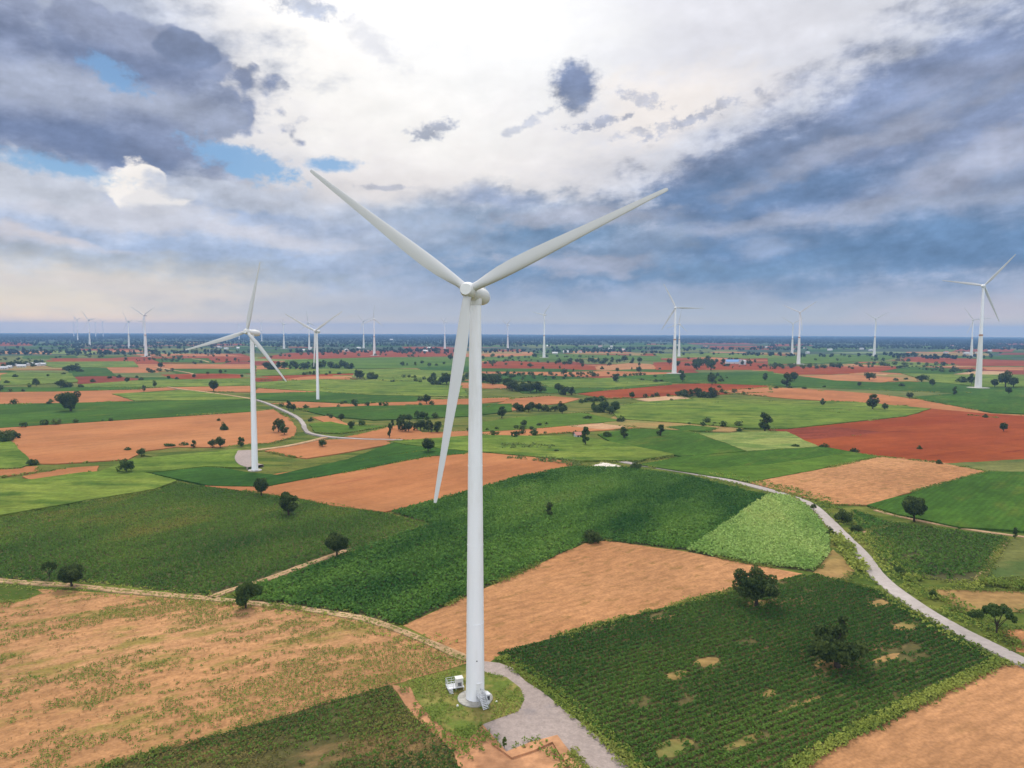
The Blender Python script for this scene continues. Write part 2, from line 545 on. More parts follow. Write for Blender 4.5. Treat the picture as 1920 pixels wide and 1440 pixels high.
SOIL = dict(
    orange=field_mat('orange soil', (0.313, 0.124, 0.048), (0.353, 0.153, 0.063), (0.261, 0.097, 0.041), angle=ANG_BIG, rows=3.0, row_k=0.06, stretch=4, con=0.45),
    tan=field_mat('tan stubble soil', (0.378, 0.190, 0.085), (0.342, 0.161, 0.068), (0.243, 0.132, 0.050), angle=ANG_BROWN, rows=2.6, row_k=0.18, fine=1.3, stretch=2, c3_scale=0.3, c3_lo=.54, c3_hi=.66),
    red=field_mat('red soil', (0.199, 0.040, 0.011), (0.239, 0.058, 0.016), (0.144, 0.027, 0.009), angle=ANG_RED, rows=4, row_k=0.08, stretch=4, con=0.55),
    dark_red=field_mat('dark red soil', (0.162, 0.037, 0.018), (0.203, 0.049, 0.023), angle=ANG_RED, stretch=5),
    pale=field_mat('pale dry soil', (0.403, 0.259, 0.144), (0.374, 0.223, 0.122)),
    brown=field_mat('brown grassy soil', (0.289, 0.170, 0.068), (0.230, 0.162, 0.055), (0.162, 0.162, 0.047), c3_lo=.48, c3_hi=.62),
    weedy=field_mat('weedy soil', (0.382, 0.203, 0.096), (0.354, 0.180, 0.079), (0.216, 0.158, 0.047), angle=ANG_LEFT, rows=2.6, row_k=0.15, fine=1.3, stretch=2.6, c3_lo=.50, c3_hi=.64, c3_scale=0.12),
    near=field_mat('near bare soil', (0.401, 0.203, 0.095), (0.360, 0.179, 0.079), (0.270, 0.144, 0.059), angle=ANG_ROW, rows=2.0, row_k=0.18, fine=1.3, stretch=3, c3_scale=0.2, c3_lo=.55),
    earth=field_mat('red earth', (0.368, 0.173, 0.087), (0.414, 0.220, 0.113), (0.285, 0.136, 0.064), fine=0.6, stretch=1.5, c3_scale=0.2),
    dark=field_mat('dark crop leaves', (0.038, 0.085, 0.011), (0.055, 0.113, 0.014), (0.095, 0.119, 0.018), angle=ANG_BIG, rows=2.2, row_k=0.3, stretch=3, fine=0.7, c3_lo=.52, c3_hi=.75, bump=0.6),
    deep=field_mat('deep green crop leaves', (0.028, 0.074, 0.012), (0.044, 0.099, 0.014), angle=ANG_BIG, rows=2.4, row_k=0.25, fine=0.6, bump=0.6),
    mid=field_mat('mid green crop leaves', (0.062, 0.117, 0.014), (0.085, 0.138, 0.018), (0.124, 0.139, 0.025), fine=0.6, bump=0.6),
    cane=field_mat('light green cane leaves', (0.112, 0.166, 0.024), (0.161, 0.196, 0.034), (0.060, 0.106, 0.015), fine=0.5, rows=3, row_k=0.2, bump=0.8, c3_scale=0.06, c3_lo=.46, c3_hi=.64, stretch=2),
    pale_cane=field_mat('pale cane leaves', (0.154, 0.205, 0.052), (0.198, 0.218, 0.061), (0.099, 0.152, 0.034), fine=0.5, bump=0.8, c3_scale=0.06, c3_lo=.46, c3_hi=.64, stretch=2),
    olive=field_mat('olive grass', (0.125, 0.133, 0.037), (0.155, 0.155, 0.048), (0.074, 0.111, 0.030), fine=0.6, c3_scale=0.06, c3_lo=.46, c3_hi=.6),
    grass=field_mat('rough grass', (0.104, 0.124, 0.023), (0.144, 0.138, 0.032), (0.056, 0.086, 0.015), fine=0.7, c3_scale=0.07, c3_lo=.45, c3_hi=.6),
    lawn=field_mat('short grass', (0.171, 0.167, 0.041), (0.225, 0.189, 0.059), (0.108, 0.144, 0.027), fine=1.0, c3_scale=0.15, c3_lo=.45, c3_hi=.6, stretch=1),
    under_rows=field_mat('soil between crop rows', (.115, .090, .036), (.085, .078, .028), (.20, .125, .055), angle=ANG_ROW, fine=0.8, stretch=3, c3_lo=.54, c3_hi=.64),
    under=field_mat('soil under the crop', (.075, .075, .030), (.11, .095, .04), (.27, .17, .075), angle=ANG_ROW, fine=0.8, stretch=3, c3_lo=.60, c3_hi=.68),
    gravel=field_mat('grey gravel', (0.275, 0.226, 0.203), (0.306, 0.248, 0.218), (0.230, 0.195, 0.184), fine=2.2, stretch=1, bump=0.03, c3_scale=0.06, con=0.6),
    track=field_mat('sandy track', (0.398, 0.268, 0.151), (0.354, 0.224, 0.123), (0.217, 0.173, 0.072), fine=1.0, stretch=1, bump=0.05, c3_scale=0.2, c3_lo=.55),
    road=field_mat('pale concrete road', (0.313, 0.274, 0.252), (0.347, 0.304, 0.278), (0.271, 0.230, 0.199), con=0.4, fine=0.9, stretch=1, bump=0.02, c3_scale=0.2, c3_lo=.6),
    concrete=field_mat('grey concrete', (.40, .385, .345), (.34, .32, .28), fine=1.5, stretch=1, bump=0.01),
    pond=field_mat('pale pond floor', (0.527, 0.468, 0.391), (0.561, 0.510, 0.442), stretch=1),
)

def far_mat():
    m, N = material('far farmland')
    g = N.new('ShaderNodeNewGeometry').outputs['Position']
    wob = N.vmath('ADD', g, N.vmath('SCALE', N.vmath('SUBTRACT', N.noise(g, 0.002, 3, color=True), (0.5, 0.5, 0.5)), scale=160))
    v = N.new('ShaderNodeTexVoronoi', feature='F1', distance='CHEBYCHEV')
    N.put(v.inputs['Vector'], N.mapping(wob, rot=(0, 0, 0.4), scale=(1.8, 1, 1)))
    v.inputs['Scale'].default_value = 1 / 260
    s = N.new('ShaderNodeSeparateColor'); N.put(s.inputs[0], v.outputs['Color'])
    r = N.new('ShaderNodeValToRGB'); r.color_ramp.interpolation = 'CONSTANT'
    el_ = r.color_ramp.elements
    stops = [(0, (.024, .046, .02)), (.34, (.04, .08, .026)), (.50, (.085, .14, .045)), (.58, (.19, .065, .03)), (.72, (.032, .058, .022)), (.86, (.22, .10, .05)), (.93, (.13, .17, .06))]
    el_[0].color = (*stops[0][1], 1)
    el_[1].position = stops[1][0]; el_[1].color = (*stops[1][1], 1)
    for p_, c_ in stops[2:]:
        e = el_.new(p_); e.color = (*c_, 1)
    N.put(r.inputs[0], s.outputs[0])
    wood = N.range(N.noise(N.mapping(g, scale=(2.2, 1, 1)), 1 / 700, 6, 0.65), 0.40, 0.49)
    dist = N.vmath('LENGTH', g)
    wood = N.math('MAXIMUM', wood, N.range(dist, 3400, 5600))
    col = N.mix(wood, r.outputs[0], N.mix(N.range(N.noise(g, 1 / 60, 4, 0.7), 0.4, 0.6), (.022, .040, .018), (.045, .07, .03)))
    principled(N, col, 0.95, 0.1)
    return m

MAT_TOWER = paint_mat('white tower paint', (.84, .845, .86), 0.45, 0.22)
MAT_BLADE = paint_mat('white blade gelcoat', (.56, .56, .545), 0.35, 0.04)
MAT_NAC = paint_mat('off white nacelle shell', (.70, .70, .68), 0.45, 0.1)
MAT_CONC = paint_mat('pale tower concrete', (.74, .72, .68), 0.8, 0.2, 0.2)
MAT_BAND = paint_mat('rust brown band', (.42, .22, .12), 0.7, 0.2)
MAT_STEEL = paint_mat('galvanised steel', (.55, .56, .57), 0.45, 0.15)
MAT_DARK = paint_mat('dark grey grille', (.05, .05, .055), 0.6, 0.1)
MAT_BARK = field_mat('bark', (.055, .042, .03), (.08, .065, .048), fine=3)
MAT_LEAF_DARK = leaf_mat('dark tree leaves', (.026, .050, .013), (.105, .140, .034))
MAT_LEAF_FAR = leaf_mat('far wood leaves', (.012, .026, .012), (.032, .052, .022))
MAT_LEAF_MID = leaf_mat('mid green tree leaves', (.040, .078, .018), (.10, .145, .035))
MAT_LEAF_LIGHT = leaf_mat('yellow green leaves', (.075, .12, .028), (.17, .22, .055))
MAT_CROP = leaf_mat('crop leaves', (.044, .106, .018), (.125, .210, .032), (.23, .21, .045))
MAT_CROP2 = leaf_mat('lush crop leaves', (.036, .105, .019), (.130, .245, .040), (.17, .25, .05))
MAT_CANE = leaf_mat('cane leaves', (.18, .32, .065), (.38, .50, .145), (.44, .48, .15))
MAT_WEED = leaf_mat('weed leaves', (.070, .150, .022), (.20, .26, .045))
MAT_VERGE = leaf_mat('verge grass', (.15, .21, .035), (.33, .36, .07))
MAT_DRYGRASS = leaf_mat('drying grass', (.10, .115, .026), (.27, .19, .065))
MAT_MARGIN = leaf_mat('field margin grass', (.10, .15, .028), (.27, .28, .06))
MAT_STRAW = leaf_mat('dry straw', (.26, .17, .07), (.42, .28, .13))
MAT_WALL = paint_mat('whitewashed wall', (.60, .585, .55), 0.8, 0.2)
MAT_ROOF_RED = paint_mat('rust red roof', (.35, .13, .09), 0.7, 0.2)
MAT_ROOF_GREY = paint_mat('pale sheet roof', (.42, .42, .42), 0.5, 0.2)
MAT_ROOF_BLUE = paint_mat('blue sheet roof', (.12, .25, .45), 0.5, 0.1)

# ------------------------------------------------------------------ the land
REACH = 16000.0
def disc(name, r0, r1, z, mat, rings=10, seg=128, kind='structure'):
    mb = MB()
    rr = np.geomspace(max(r0, 40), r1, rings) if r0 <= 0 else np.geomspace(r0, r1, rings)
    R = [[(r * math.cos(2 * math.pi * i / seg), r * math.sin(2 * math.pi * i / seg), z) for i in range(seg)] for r in rr]
    mb.rings(R, caps=False)
    if r0 <= 0:
        mb.add(R[0], [tuple(range(seg))])
    o = mb.build(name, mat)
    return tag(o, kind=kind)

disc('ground', 0, REACH, 0.0, SOIL['grass'])
disc('distant_farmland', 2350, REACH - 20, 0.012, far_mat())

def smooth_poly(pts, step_k=1.0):
    """world outline of a field with the small wobble a ploughed edge has"""
    W_ = [ground(*p) for p in pts]
    out = []
    n = len(W_)
    for i in range(n):
        a, b = W_[i], W_[(i + 1) % n]
        L = np.linalg.norm(b - a)
        d = np.linalg.norm(a) + 1
        st = max(4.0, d * 0.015) * step_k
        k = max(1, int(L / st))
        nn = np.array([-(b - a)[1], (b - a)[0], 0]) / (L + 1e-6)
        for j in range(k):
            p = a + (b - a) * j / k
            amp = min(0.5 + 0.0015 * d, 3.0)
            w = (fbm(np.array([p[0] * 0.08]), np.array([p[1] * 0.08]), 5, 3)[0] - 0.5) * 2 * amp + float(RNG.normal()) * 0.12 * amp
            out.append(p + nn * (w if j else w * 0.3))
    return out

FIELD_Z = 0.02
FIELDS = {}
FIELD_LEVEL = {}
def field(pts, kind, name=None, h=0.0, key=None):
    global FIELD_Z
    FIELD_Z += 0.0015
    names = dict(orange='orange_soil_field', tan='stubble_field', red='red_soil_field', dark_red='dark_red_soil_field', pale='pale_soil_field', brown='fallow_field', weedy='weedy_soil_field', near='bare_soil_field', earth='red_earth_ground', dark='dark_crop_field', deep='deep_green_field', mid='green_crop_field', cane='cane_field', pale_cane='pale_cane_field', olive='grass_field', grass='grass_field', lawn='grass_field', under='crop_field_soil', under_rows='crop_field_soil', gravel='gravel_ground', track='track', pond='pond_floor')
    out = smooth_poly(pts)
    FIELDS[key or FIELD_Z] = out
    z = FIELD_Z + h
    FIELD_LEVEL[key or FIELD_Z] = z
    tri = tessellate_polygon([[Vector((p[0], p[1], 0)) for p in out]])
    mb = MB()
    vs = [(p[0], p[1], z) for p in out]
    mb.add(vs, [t for t in tri])
    if True:
        n = len(out)
        lo = [(p[0], p[1], -0.2) for p in out]
        mb.add(vs + lo, [(i, (i + 1) % n, n + (i + 1) % n, n + i) for i in range(n)])
    o = mb.build(name or names[kind], SOIL[kind])
    for p in o.data.polygons:
        pass
    tag(o, kind='structure')
    return out

# the small plots between the surveyed fields
_pr = random.Random(4)
for _i in range(260):
    _y = 645 + 75 * _pr.random() ** 1.3
    _x = _pr.uniform(-20, 1930)
    _t = (_y - 621)
    _w = _pr.uniform(0.9, 2.6) * (30 + _t * 0.9)
    _h = _t * _pr.uniform(0.06, 0.15)
    _s = _pr.uniform(-0.4, 0.4) * _w
    _k = _pr.choice(('red', 'red', 'dark', 'deep', 'pale_cane', 'olive', 'olive', 'orange', 'dark', 'brown', 'dark_red', 'tan') if _y > 660 else ('dark', 'deep', 'red', 'olive', 'deep', 'mid'))
    _o = (_x - 960) / 960 * 2
    field([(_x - _w / 2, _y - _h + _o), (_x + _w * .4 + _s * .3, _y - _h + _o + _pr.uniform(-1, 1)), (_x + _w / 2 + _s, _y + _o), (_x - _w * .5 + _s * .6, _y + _o + _pr.uniform(-1, 1))], _k)

# far strips (towards the horizon), then nearer fields; outlines surveyed from the photograph
for pts, kind in [
    ([(0, 641), (60, 643), (62, 648), (0, 649)], 'red'),
    ([(90, 680), (170, 674), (250, 669), (470, 669), (475, 676), (390, 681), (280, 682)], 'red'),
    ([(282, 673), (390, 672), (400, 681), (300, 680)], 'dark'),
    ([(60, 679), (250, 678), (260, 689), (100, 690)], 'cane'),
    ([(0, 686), (110, 684), (120, 693), (0, 694)], 'brown'),
    ([(185, 690), (262, 683), (470, 683), (480, 694), (330, 693), (200, 694)], 'orange'),
    ([(130, 690), (200, 690), (220, 706), (130, 706)], 'dark'),
    ([(188, 688), (290, 689), (298, 699), (200, 700)], 'orange'),
    ([(310, 692), (480, 692), (480, 701), (330, 701)], 'dark'),
    ([(300, 703), (400, 700), (455, 703), (450, 711), (330, 711)], 'red'),
    ([(0, 705), (20, 699), (135, 701), (146, 717), (60, 722), (0, 723)], 'cane'),
    ([(140, 707), (200, 705), (260, 710), (255, 719), (146, 720)], 'dark_red'),
    ([(150, 722), (260, 714), (475, 710), (480, 724), (300, 727), (150, 727)], 'cane'),
    ([(0, 727), (265, 727), (262, 731), (100, 735), (0, 736)], 'dark'),
    ([(480, 672), (540, 662), (700, 658), (860, 656), (870, 668), (700, 670), (540, 674)], 'red'),
    ([(535, 676), (700, 671), (880, 671), (880, 690), (620, 692), (530, 690)], 'mid'),
    ([(480, 686), (540, 686), (545, 692), (480, 693)], 'orange'),
    ([(630, 679), (720, 673), (860, 672), (860, 683), (730, 684), (650, 686)], 'red'),
    ([(700, 684), (860, 683), (860, 687), (760, 688)], 'tan'),
    ([(780, 690), (860, 686), (880, 688), (880, 698), (800, 697)], 'deep'),
    ([(480, 694), (660, 690), (680, 700), (480, 706)], 'cane'),
    ([(600, 697), (660, 697), (662, 704), (600, 704)], 'red'),
    ([(530, 712), (580, 706), (660, 706), (660, 713), (540, 716)], 'orange'),
    ([(662, 696), (740, 692), (860, 697), (880, 712), (820, 718), (690, 714)], 'cane'),
    ([(475, 718), (600, 712), (700, 714), (860, 717), (880, 745), (700, 742), (480, 728)], 'cane'),
    ([(790, 718), (880, 718), (960, 722), (960, 730), (840, 727)], 'orange'),
    ([(480, 727), (530, 721), (600, 728), (656, 735), (560, 738), (480, 738)], 'orange'),
    ([(480, 738), (700, 734), (795, 747), (780, 754), (650, 757), (560, 753), (480, 750)], 'dark'),
    ([(880, 672), (1060, 664), (1240, 668), (1240, 678), (1120, 672), (960, 676), (880, 678)], 'mid'),
    ([(1085, 664), (1180, 664), (1185, 671), (1090, 672)], 'red'),
    ([(880, 681), (960, 677), (1040, 681), (1120, 687), (1120, 696), (960, 692), (880, 691)], 'red'),
    ([(1115, 688), (1180, 681), (1220, 683), (1240, 690), (1120, 696)], 'tan'),
    ([(1225, 680), (1330, 676), (1440, 681), (1440, 694), (1230, 694)], 'red'),
    ([(1225, 664), (1330, 662), (1450, 666), (1480, 671), (1400, 673), (1330, 670), (1240, 672)], 'cane'),
    ([(1230, 673), (1300, 671), (1330, 675), (1260, 677)], 'red'),
    ([(880, 691), (1040, 692), (1140, 696), (1060, 698), (880, 697)], 'deep'),
    ([(880, 697), (960, 696), (1140, 696), (1290, 700), (1290, 704), (1180, 706), (1060, 706), (960, 702), (880, 702)], 'orange'),
    ([(880, 702), (960, 702), (1050, 706), (1130, 710), (1020, 715), (960, 716), (880, 712)], 'deep'),
    ([(1008, 716), (1080, 712), (1150, 709), (1260, 719), (1140, 729), (1030, 727)], 'cane'),
    ([(1060, 724), (1260, 716), (1260, 722), (1080, 738), (980, 738), (960, 726)], 'dark'),
    ([(1160, 706), (1290, 700), (1450, 697), (1450, 724), (1340, 720), (1240, 718), (1150, 714)], 'dark'),
    ([(1180, 711), (1230, 706), (1290, 704), (1220, 714)], 'orange'),
    ([(1083, 739), (1150, 731), (1260, 721), (1345, 719), (1445, 723), (1445, 736), (1310, 742), (1200, 746), (1140, 748)], 'red'),
    ([(1190, 749), (1255, 743), (1287, 745), (1300, 750), (1230, 756)], 'pale'),
    ([(1440, 668), (1540, 665), (1700, 666), (1660, 676), (1560, 680), (1440, 684)], 'mid'),
    ([(1440, 669), (1500, 669), (1500, 676), (1440, 676)], 'red'),
    ([(1610, 676), (1640, 669), (1662, 668), (1660, 673)], 'red'),
    ([(1670, 676), (1720, 669), (1800, 672), (2060, 682), (2060, 687), (1800, 686), (1740, 680)], 'red'),
    ([(1440, 691), (1520, 688), (1692, 687), (1664, 695), (1560, 703), (1490, 703), (1440, 698)], 'red'),
    ([(1600, 682), (1700, 679), (1800, 685), (1700, 689)], 'cane'),
    ([(1648, 698), (1705, 688), (1845, 694), (1780, 703), (1700, 701)], 'dark'),
    ([(1750, 701), (1800, 695), (1890, 697), (1880, 703)], 'pale'),
    ([(1840, 688), (2060, 690), (2060, 696), (1850, 694)], 'orange'),
    ([(1490, 706), (1600, 702), (1694, 710), (1655, 718), (1560, 715)], 'orange'),
    ([(1600, 700), (1665, 702), (1660, 704)], 'pale'),
    ([(1690, 701), (1800, 703), (2060, 704), (2060, 724), (1850, 727), (1750, 717)], 'cane'),
    ([(1440, 700), (1500, 706), (1565, 714), (1650, 718), (1700, 716), (1760, 718), (1830, 726), (2060, 729), (2060, 735), (1790, 738), (1640, 732), (1440, 724)], 'dark'),
    ([(1440, 725), (1560, 729), (1640, 731), (1795, 738), (1720, 746), (1640, 742)], 'olive'),
    ([(1340, 735), (1440, 727), (1500, 729), (1565, 733), (1650, 740), (1740, 752), (1860, 776), (2060, 786), (2060, 800), (1760, 775), (1640, 758), (1480, 748)], 'orange'),
    ([(1708, 746), (1790, 738), (2060, 733), (2060, 782), (1860, 775), (1750, 755)], 'dark'),
    ([(1866, 732), (2060, 731), (2060, 742), (1880, 738)], 'orange'),
    ([(-150, 736), (100, 735), (210, 732), (315, 727), (330, 731), (215, 740), (256, 752), (0, 761), (-150, 761)], 'orange'),
    ([(300, 727), (400, 724), (472, 722), (478, 736), (372, 735)], 'orange'),
    ([(210, 740), (342, 733), (372, 735), (477, 750), (256, 754)], 'cane'),
    ([(-150, 762), (256, 754), (477, 750), (477, 773), (0, 804), (-150, 804)], 'dark'),
    ([(-150, 805), (475, 773), (512, 768), (546, 786), (556, 804), (552, 820), (500, 834), (400, 840), (330, 839), (270, 847), (240, 863), (105, 871), (62, 871), (30, 852), (10, 812)], 'orange'),
    ([(556, 767), (700, 762), (880, 760), (960, 758), (960, 772), (880, 782), (700, 789), (618, 782)], 'dark'),
    ([(508, 757), (565, 754), (670, 759), (800, 750), (960, 746), (960, 752), (880, 759), (690, 762), (600, 764), (560, 768)], 'orange'),
    ([(585, 783), (620, 780), (640, 790), (652, 796), (650, 800), (620, 796)], 'orange'),
    ([(580, 796), (620, 792), (656, 800), (725, 800), (640, 814), (590, 812)], 'mid'),
    ([(640, 820), (660, 818), (745, 798), (770, 798), (792, 812), (900, 808), (1000, 805), (1000, 818), (880, 824), (760, 827)], 'orange'),
    ([(905, 768), (960, 748), (1030, 743), (1088, 748), (1060, 756), (1000, 763), (960, 771)], 'orange'),
    ([(730, 830), (900, 818), (1100, 822), (1265, 855), (1200, 866), (1090, 867), (960, 855), (840, 845), (760, 836)], 'cane'),
    ([(890, 795), (960, 785), (1090, 775), (1165, 790), (1060, 800), (960, 808), (890, 812)], 'mid'),
    ([(905, 816), (960, 807), (1060, 797), (1130, 795), (1215, 802), (1130, 808), (1020, 815), (960, 819)], 'orange'),
    ([(1060, 800), (1150, 793), (1212, 800), (1130, 806)], 'pale'),
    ([(1150, 782), (1300, 793), (1400, 803), (1370, 811), (1290, 809), (1200, 803), (1130, 796)], 'brown'),
    ([(1140, 766), (1200, 756), (1310, 748), (1440, 752), (1600, 755), (1745, 768), (1700, 782), (1615, 791), (1475, 806), (1400, 805), (1280, 795), (1160, 787)], 'cane'),
    ([(1540, 772), (1620, 770), (1720, 776), (1690, 783), (1600, 780)], 'mid'),
    ([(1215, 757), (1280, 750), (1370, 753), (1290, 764)], 'dark_red'),
    ([(1440, 754), (1560, 756), (1700, 762), (1730, 768), (1600, 772), (1480, 766)], 'olive'),
    ([(1250, 802), (1290, 799), (1345, 804), (1330, 810), (1280, 809)], 'dark'),
    ([(1445, 806), (1475, 806), (1615, 791), (1700, 781), (1745, 767), (1860, 777), (2060, 790), (2060, 860), (1780, 872), (1650, 858), (1560, 846), (1490, 828)], 'red'),
    ([(1440, 806), (1560, 801), (1660, 812), (1540, 824), (1490, 826)], 'dark_red'),
    ([(1310, 816), (1440, 811), (1475, 812), (1535, 840), (1400, 849), (1366, 836)], 'pale_cane'),
    ([(1120, 816), (1190, 805), (1290, 809), (1322, 818), (1402, 848), (1280, 858), (1160, 840)], 'dark'),
    ([(1195, 873), (1280, 858), (1400, 849), (1540, 839), (1645, 858), (1540, 881), (1408, 906), (1300, 889)], 'mid'),
    ([(1195, 873), (1280, 858), (1400, 849), (1540, 839), (1600, 850), (1450, 872), (1330, 880)], 'dark'),
    ([(1405, 907), (1540, 881), (1652, 857), (1785, 871), (1852, 886), (1742, 916), (1627, 949), (1560, 947), (1480, 927)], 'tan'),
    ([(1770, 871), (2060, 855), (2060, 892), (1852, 886)], 'olive'),
    ([(1625, 950), (1742, 917), (1852, 886), (2060, 890), (2060, 1008), (1800, 992), (1680, 967)], 'dark'),
    ([(-150, 815), (15, 822), (60, 872), (40, 880), (0, 882), (-150, 882)], 'cane'),
    ([(-150, 882), (70, 876), (72, 886), (0, 896), (-150, 896)], 'orange'),
    ([(42, 895), (120, 880), (186, 875), (182, 885), (60, 902)], 'orange'),
    ([(186, 888), (240, 866), (330, 856), (450, 845), (470, 880), (385, 878), (285, 889)], 'cane'),
    ([(260, 854), (400, 842), (470, 834), (560, 832), (500, 846), (400, 854), (300, 860)], 'grass'),
    ([(285, 890), (330, 882), (392, 877), (470, 889), (520, 893), (650, 864), (738, 832), (780, 833), (900, 840), (870, 853), (800, 858), (680, 882), (500, 915), (390, 913)], 'deep'),
    ([(497, 847), (530, 838), (600, 826), (700, 824), (746, 825), (736, 833), (640, 851), (575, 861), (540, 856)], 'orange'),
    ([(383, 913), (480, 896), (680, 865), (787, 848), (842, 842), (880, 843), (955, 852), (1075, 868), (1070, 877), (960, 899), (830, 936), (722, 962), (640, 952), (520, 931), (430, 919)], 'orange'),
    ([(-150, 896), (60, 903), (150, 890), (250, 884), (332, 905), (290, 921), (160, 943), (0, 971), (-150, 972)], 'cane'),
    ([(1105, 876), (1130, 868), (1167, 875), (1155, 886), (1128, 885)], 'pond'),
]:
    field(pts, kind, h={'dark': 0.3, 'deep': 0.3, 'mid': 0.25, 'cane': 0.6, 'pale_cane': 0.6}.get(kind, 0.0))

# the near fields
FIELD_Z = 0.03
field([(-150, 972), (160, 943), (290, 921), (335, 905), (385, 913), (520, 931), (722, 962), (808, 985), (720, 1010), (620, 1046), (500, 1091), (402, 1118), (300, 1106), (160, 1091), (-150, 1087)], 'under', key='left')
field([(430, 1112), (510, 1090), (620, 1051), (720, 1014), (812, 985), (735, 962), (830, 936), (960, 899), (1070, 877), (1180, 879), (1300, 896), (1437, 931), (1332, 1005), (1290, 1032), (1135, 1013), (1092, 1019), (755, 1171), (620, 1150), (560, 1140), (480, 1128)], 'under', key='centre')
field([(1290, 1034), (1437, 932), (1482, 930), (1520, 958), (1556, 1005), (1552, 1045), (1525, 1073), (1400, 1056)], 'under', key='cane')
field([(756, 1173), (1095, 1019), (1135, 1014), (1290, 1035), (1400, 1057), (1505, 1076), (1442, 1091), (1200, 1151), (940, 1226), (915, 1244), (870, 1228)], 'tan')
field([(1525, 1074), (1562, 1030), (1602, 1070), (1590, 1092), (1545, 1082)], 'brown')
field([(935, 1226), (1200, 1151), (1442, 1091), (1530, 1077), (1640, 1106), (1720, 1151), (1872, 1237), (1835, 1262), (1605, 1355), (1475, 1440), (1345, 1560), (1195, 1440), (1095, 1345), (1012, 1277)], 'under_rows', key='rows')
field([(1884, 1245), (2060, 1268), (2060, 1600), (1330, 1600), (1490, 1448), (1625, 1370)], 'near')
field([(-150, 1092), (200, 1112), (390, 1128), (560, 1143), (700, 1168), (860, 1228), (880, 1242), (760, 1278), (500, 1352), (160, 1450), (-250, 1570), (-150, 1300)], 'weedy', key='weedy')
field([(-250, 1570), (160, 1450), (500, 1352), (732, 1283), (772, 1338), (850, 1410), (900, 1580)], 'under_rows', key='bottom')
field([(-150, 1094), (60, 1098), (80, 1112), (40, 1128), (-150, 1134)], 'grass')
field([(1600, 957), (1682, 984), (1622, 996), (1598, 980)], 'under', key='small')
field([(1627, 997), (1682, 981), (1892, 1008), (1832, 1092), (1790, 1094), (1700, 1077), (1645, 1042)], 'under', key='right')
field([(1842, 1088), (1888, 1010), (2060, 1012), (2060, 1085)], 'olive')
field([(1740, 1105), (2060, 1112), (2060, 1150), (1800, 1148)], 'brown')
field([(1878, 1182), (2060, 1168), (2060, 1236), (1900, 1222)], 'tan')
field([(1640, 1008), (1672, 1012), (1670, 1028), (1650, 1026)], 'brown')
# round the foot of the main turbine
field([(732, 1284), (768, 1288), (800, 1325), (835, 1372), (905, 1356), (950, 1398), (1045, 1378), (1180, 1580), (930, 1580), (850, 1410), (772, 1338)], 'earth', key='dirt')
field([(905, 1240), (935, 1243), (960, 1252), (986, 1277), (1022, 1300), (1062, 1335), (1102, 1365), (1150, 1410), (1190, 1445), (1320, 1580), (1210, 1580), (1058, 1398), (1042, 1379), (952, 1411), (940, 1396), (908, 1360), (880, 1330), (900, 1290)], 'gravel', name='gravel_pad')
field([(762, 1276), (800, 1268), (850, 1258), (905, 1260), (950, 1270), (976, 1290), (984, 1312), (972, 1334), (930, 1349), (905, 1358), (880, 1386), (845, 1376), (810, 1348), (780, 1312)], 'lawn', name='turbine_lawn', key='lawn')
field([(920, 1396), (950, 1414), (1044, 1382), (1056, 1398), (1190, 1580), (1170, 1580), (1035, 1394), (960, 1424)], 'earth', name='earth_bank', h=0.35)

def strip(name, pts, width, mat, z=0.05, h=0.0, kind='structure', wob=0.15):
    """a road or track of constant width along surveyed points"""
    W_ = [ground(*p) for p in pts]
    fine = []
    n = len(W_)
    for i in range(n - 1):
        p0, p1, p2, p3 = W_[max(i - 1, 0)], W_[i], W_[i + 1], W_[min(i + 2, n - 1)]
        k = max(2, int(np.linalg.norm(p2 - p1) / 5))
        for j in range(k):
            t = j / k
            fine.append(0.5 * ((2 * p1) + (-p0 + p2) * t + (2 * p0 - 5 * p1 + 4 * p2 - p3) * t * t + (-p0 + 3 * p1 - 3 * p2 + p3) * t ** 3))
    fine.append(W_[-1])
    mb = MB()
    R = []
    for i, p in enumerate(fine):
        d = fine[min(i + 1, len(fine) - 1)] - fine[max(i - 1, 0)]
        d = d / (np.linalg.norm(d) + 1e-9)
        s = np.array([-d[1], d[0], 0])
        a = width / 2 + RNG.normal() * wob
        b = width / 2 + RNG.normal() * wob
        R.append([p + s * (a + 0.1), p + s * a + np.array([0, 0, z + h]), p - s * b + np.array([0, 0, z + h]), p - s * (b + 0.1)])
    mb.rings(R, caps=False)
    o = mb.build(name, mat)
    tag(o, kind=kind)
    return fine

ROAD_PTS = [(1150, 863), (1200, 872), (1300, 888), (1400, 909), (1480, 931), (1520, 948), (1552, 976), (1580, 1005), (1612, 1036), (1650, 1085), (1720, 1138), (1800, 1185), (1880, 1224), (1940, 1254)]
ROAD = strip('road', ROAD_PTS, 4.6, SOIL['road'], z=0.30, wob=0.06)
LEFT_ROAD = strip('road', [(478, 750), (500, 757), (530, 770), (556, 783), (568, 795), (572, 806), (582, 814), (620, 821), (680, 825), (720, 826), (755, 827)], 3.2, SOIL['road'], z=0.9)
strip('track', [(480, 846), (530, 840), (570, 832), (610, 822)], 4.0, SOIL['track'], z=0.95)
strip('track', [(315, 727), (345, 732), (372, 735), (430, 743), (480, 751)], 4.0, SOIL['track'], z=1.25)
strip('track', [(290, 688), (320, 694), (350, 699), (366, 703)], 5.0, SOIL['track'], z=0.8)
strip('track', [(360, 673), (380, 676), (392, 680)], 5.0, SOIL['track'], z=0.8)
TRACK = strip('track', [(-10, 1089), (60, 1094), (160, 1101), (260, 1112), (395, 1124), (480, 1133), (560, 1142), (640, 1153), (700, 1166), (760, 1187), (820, 1212), (880, 1238)], 2.6, SOIL['track'], z=0.28)
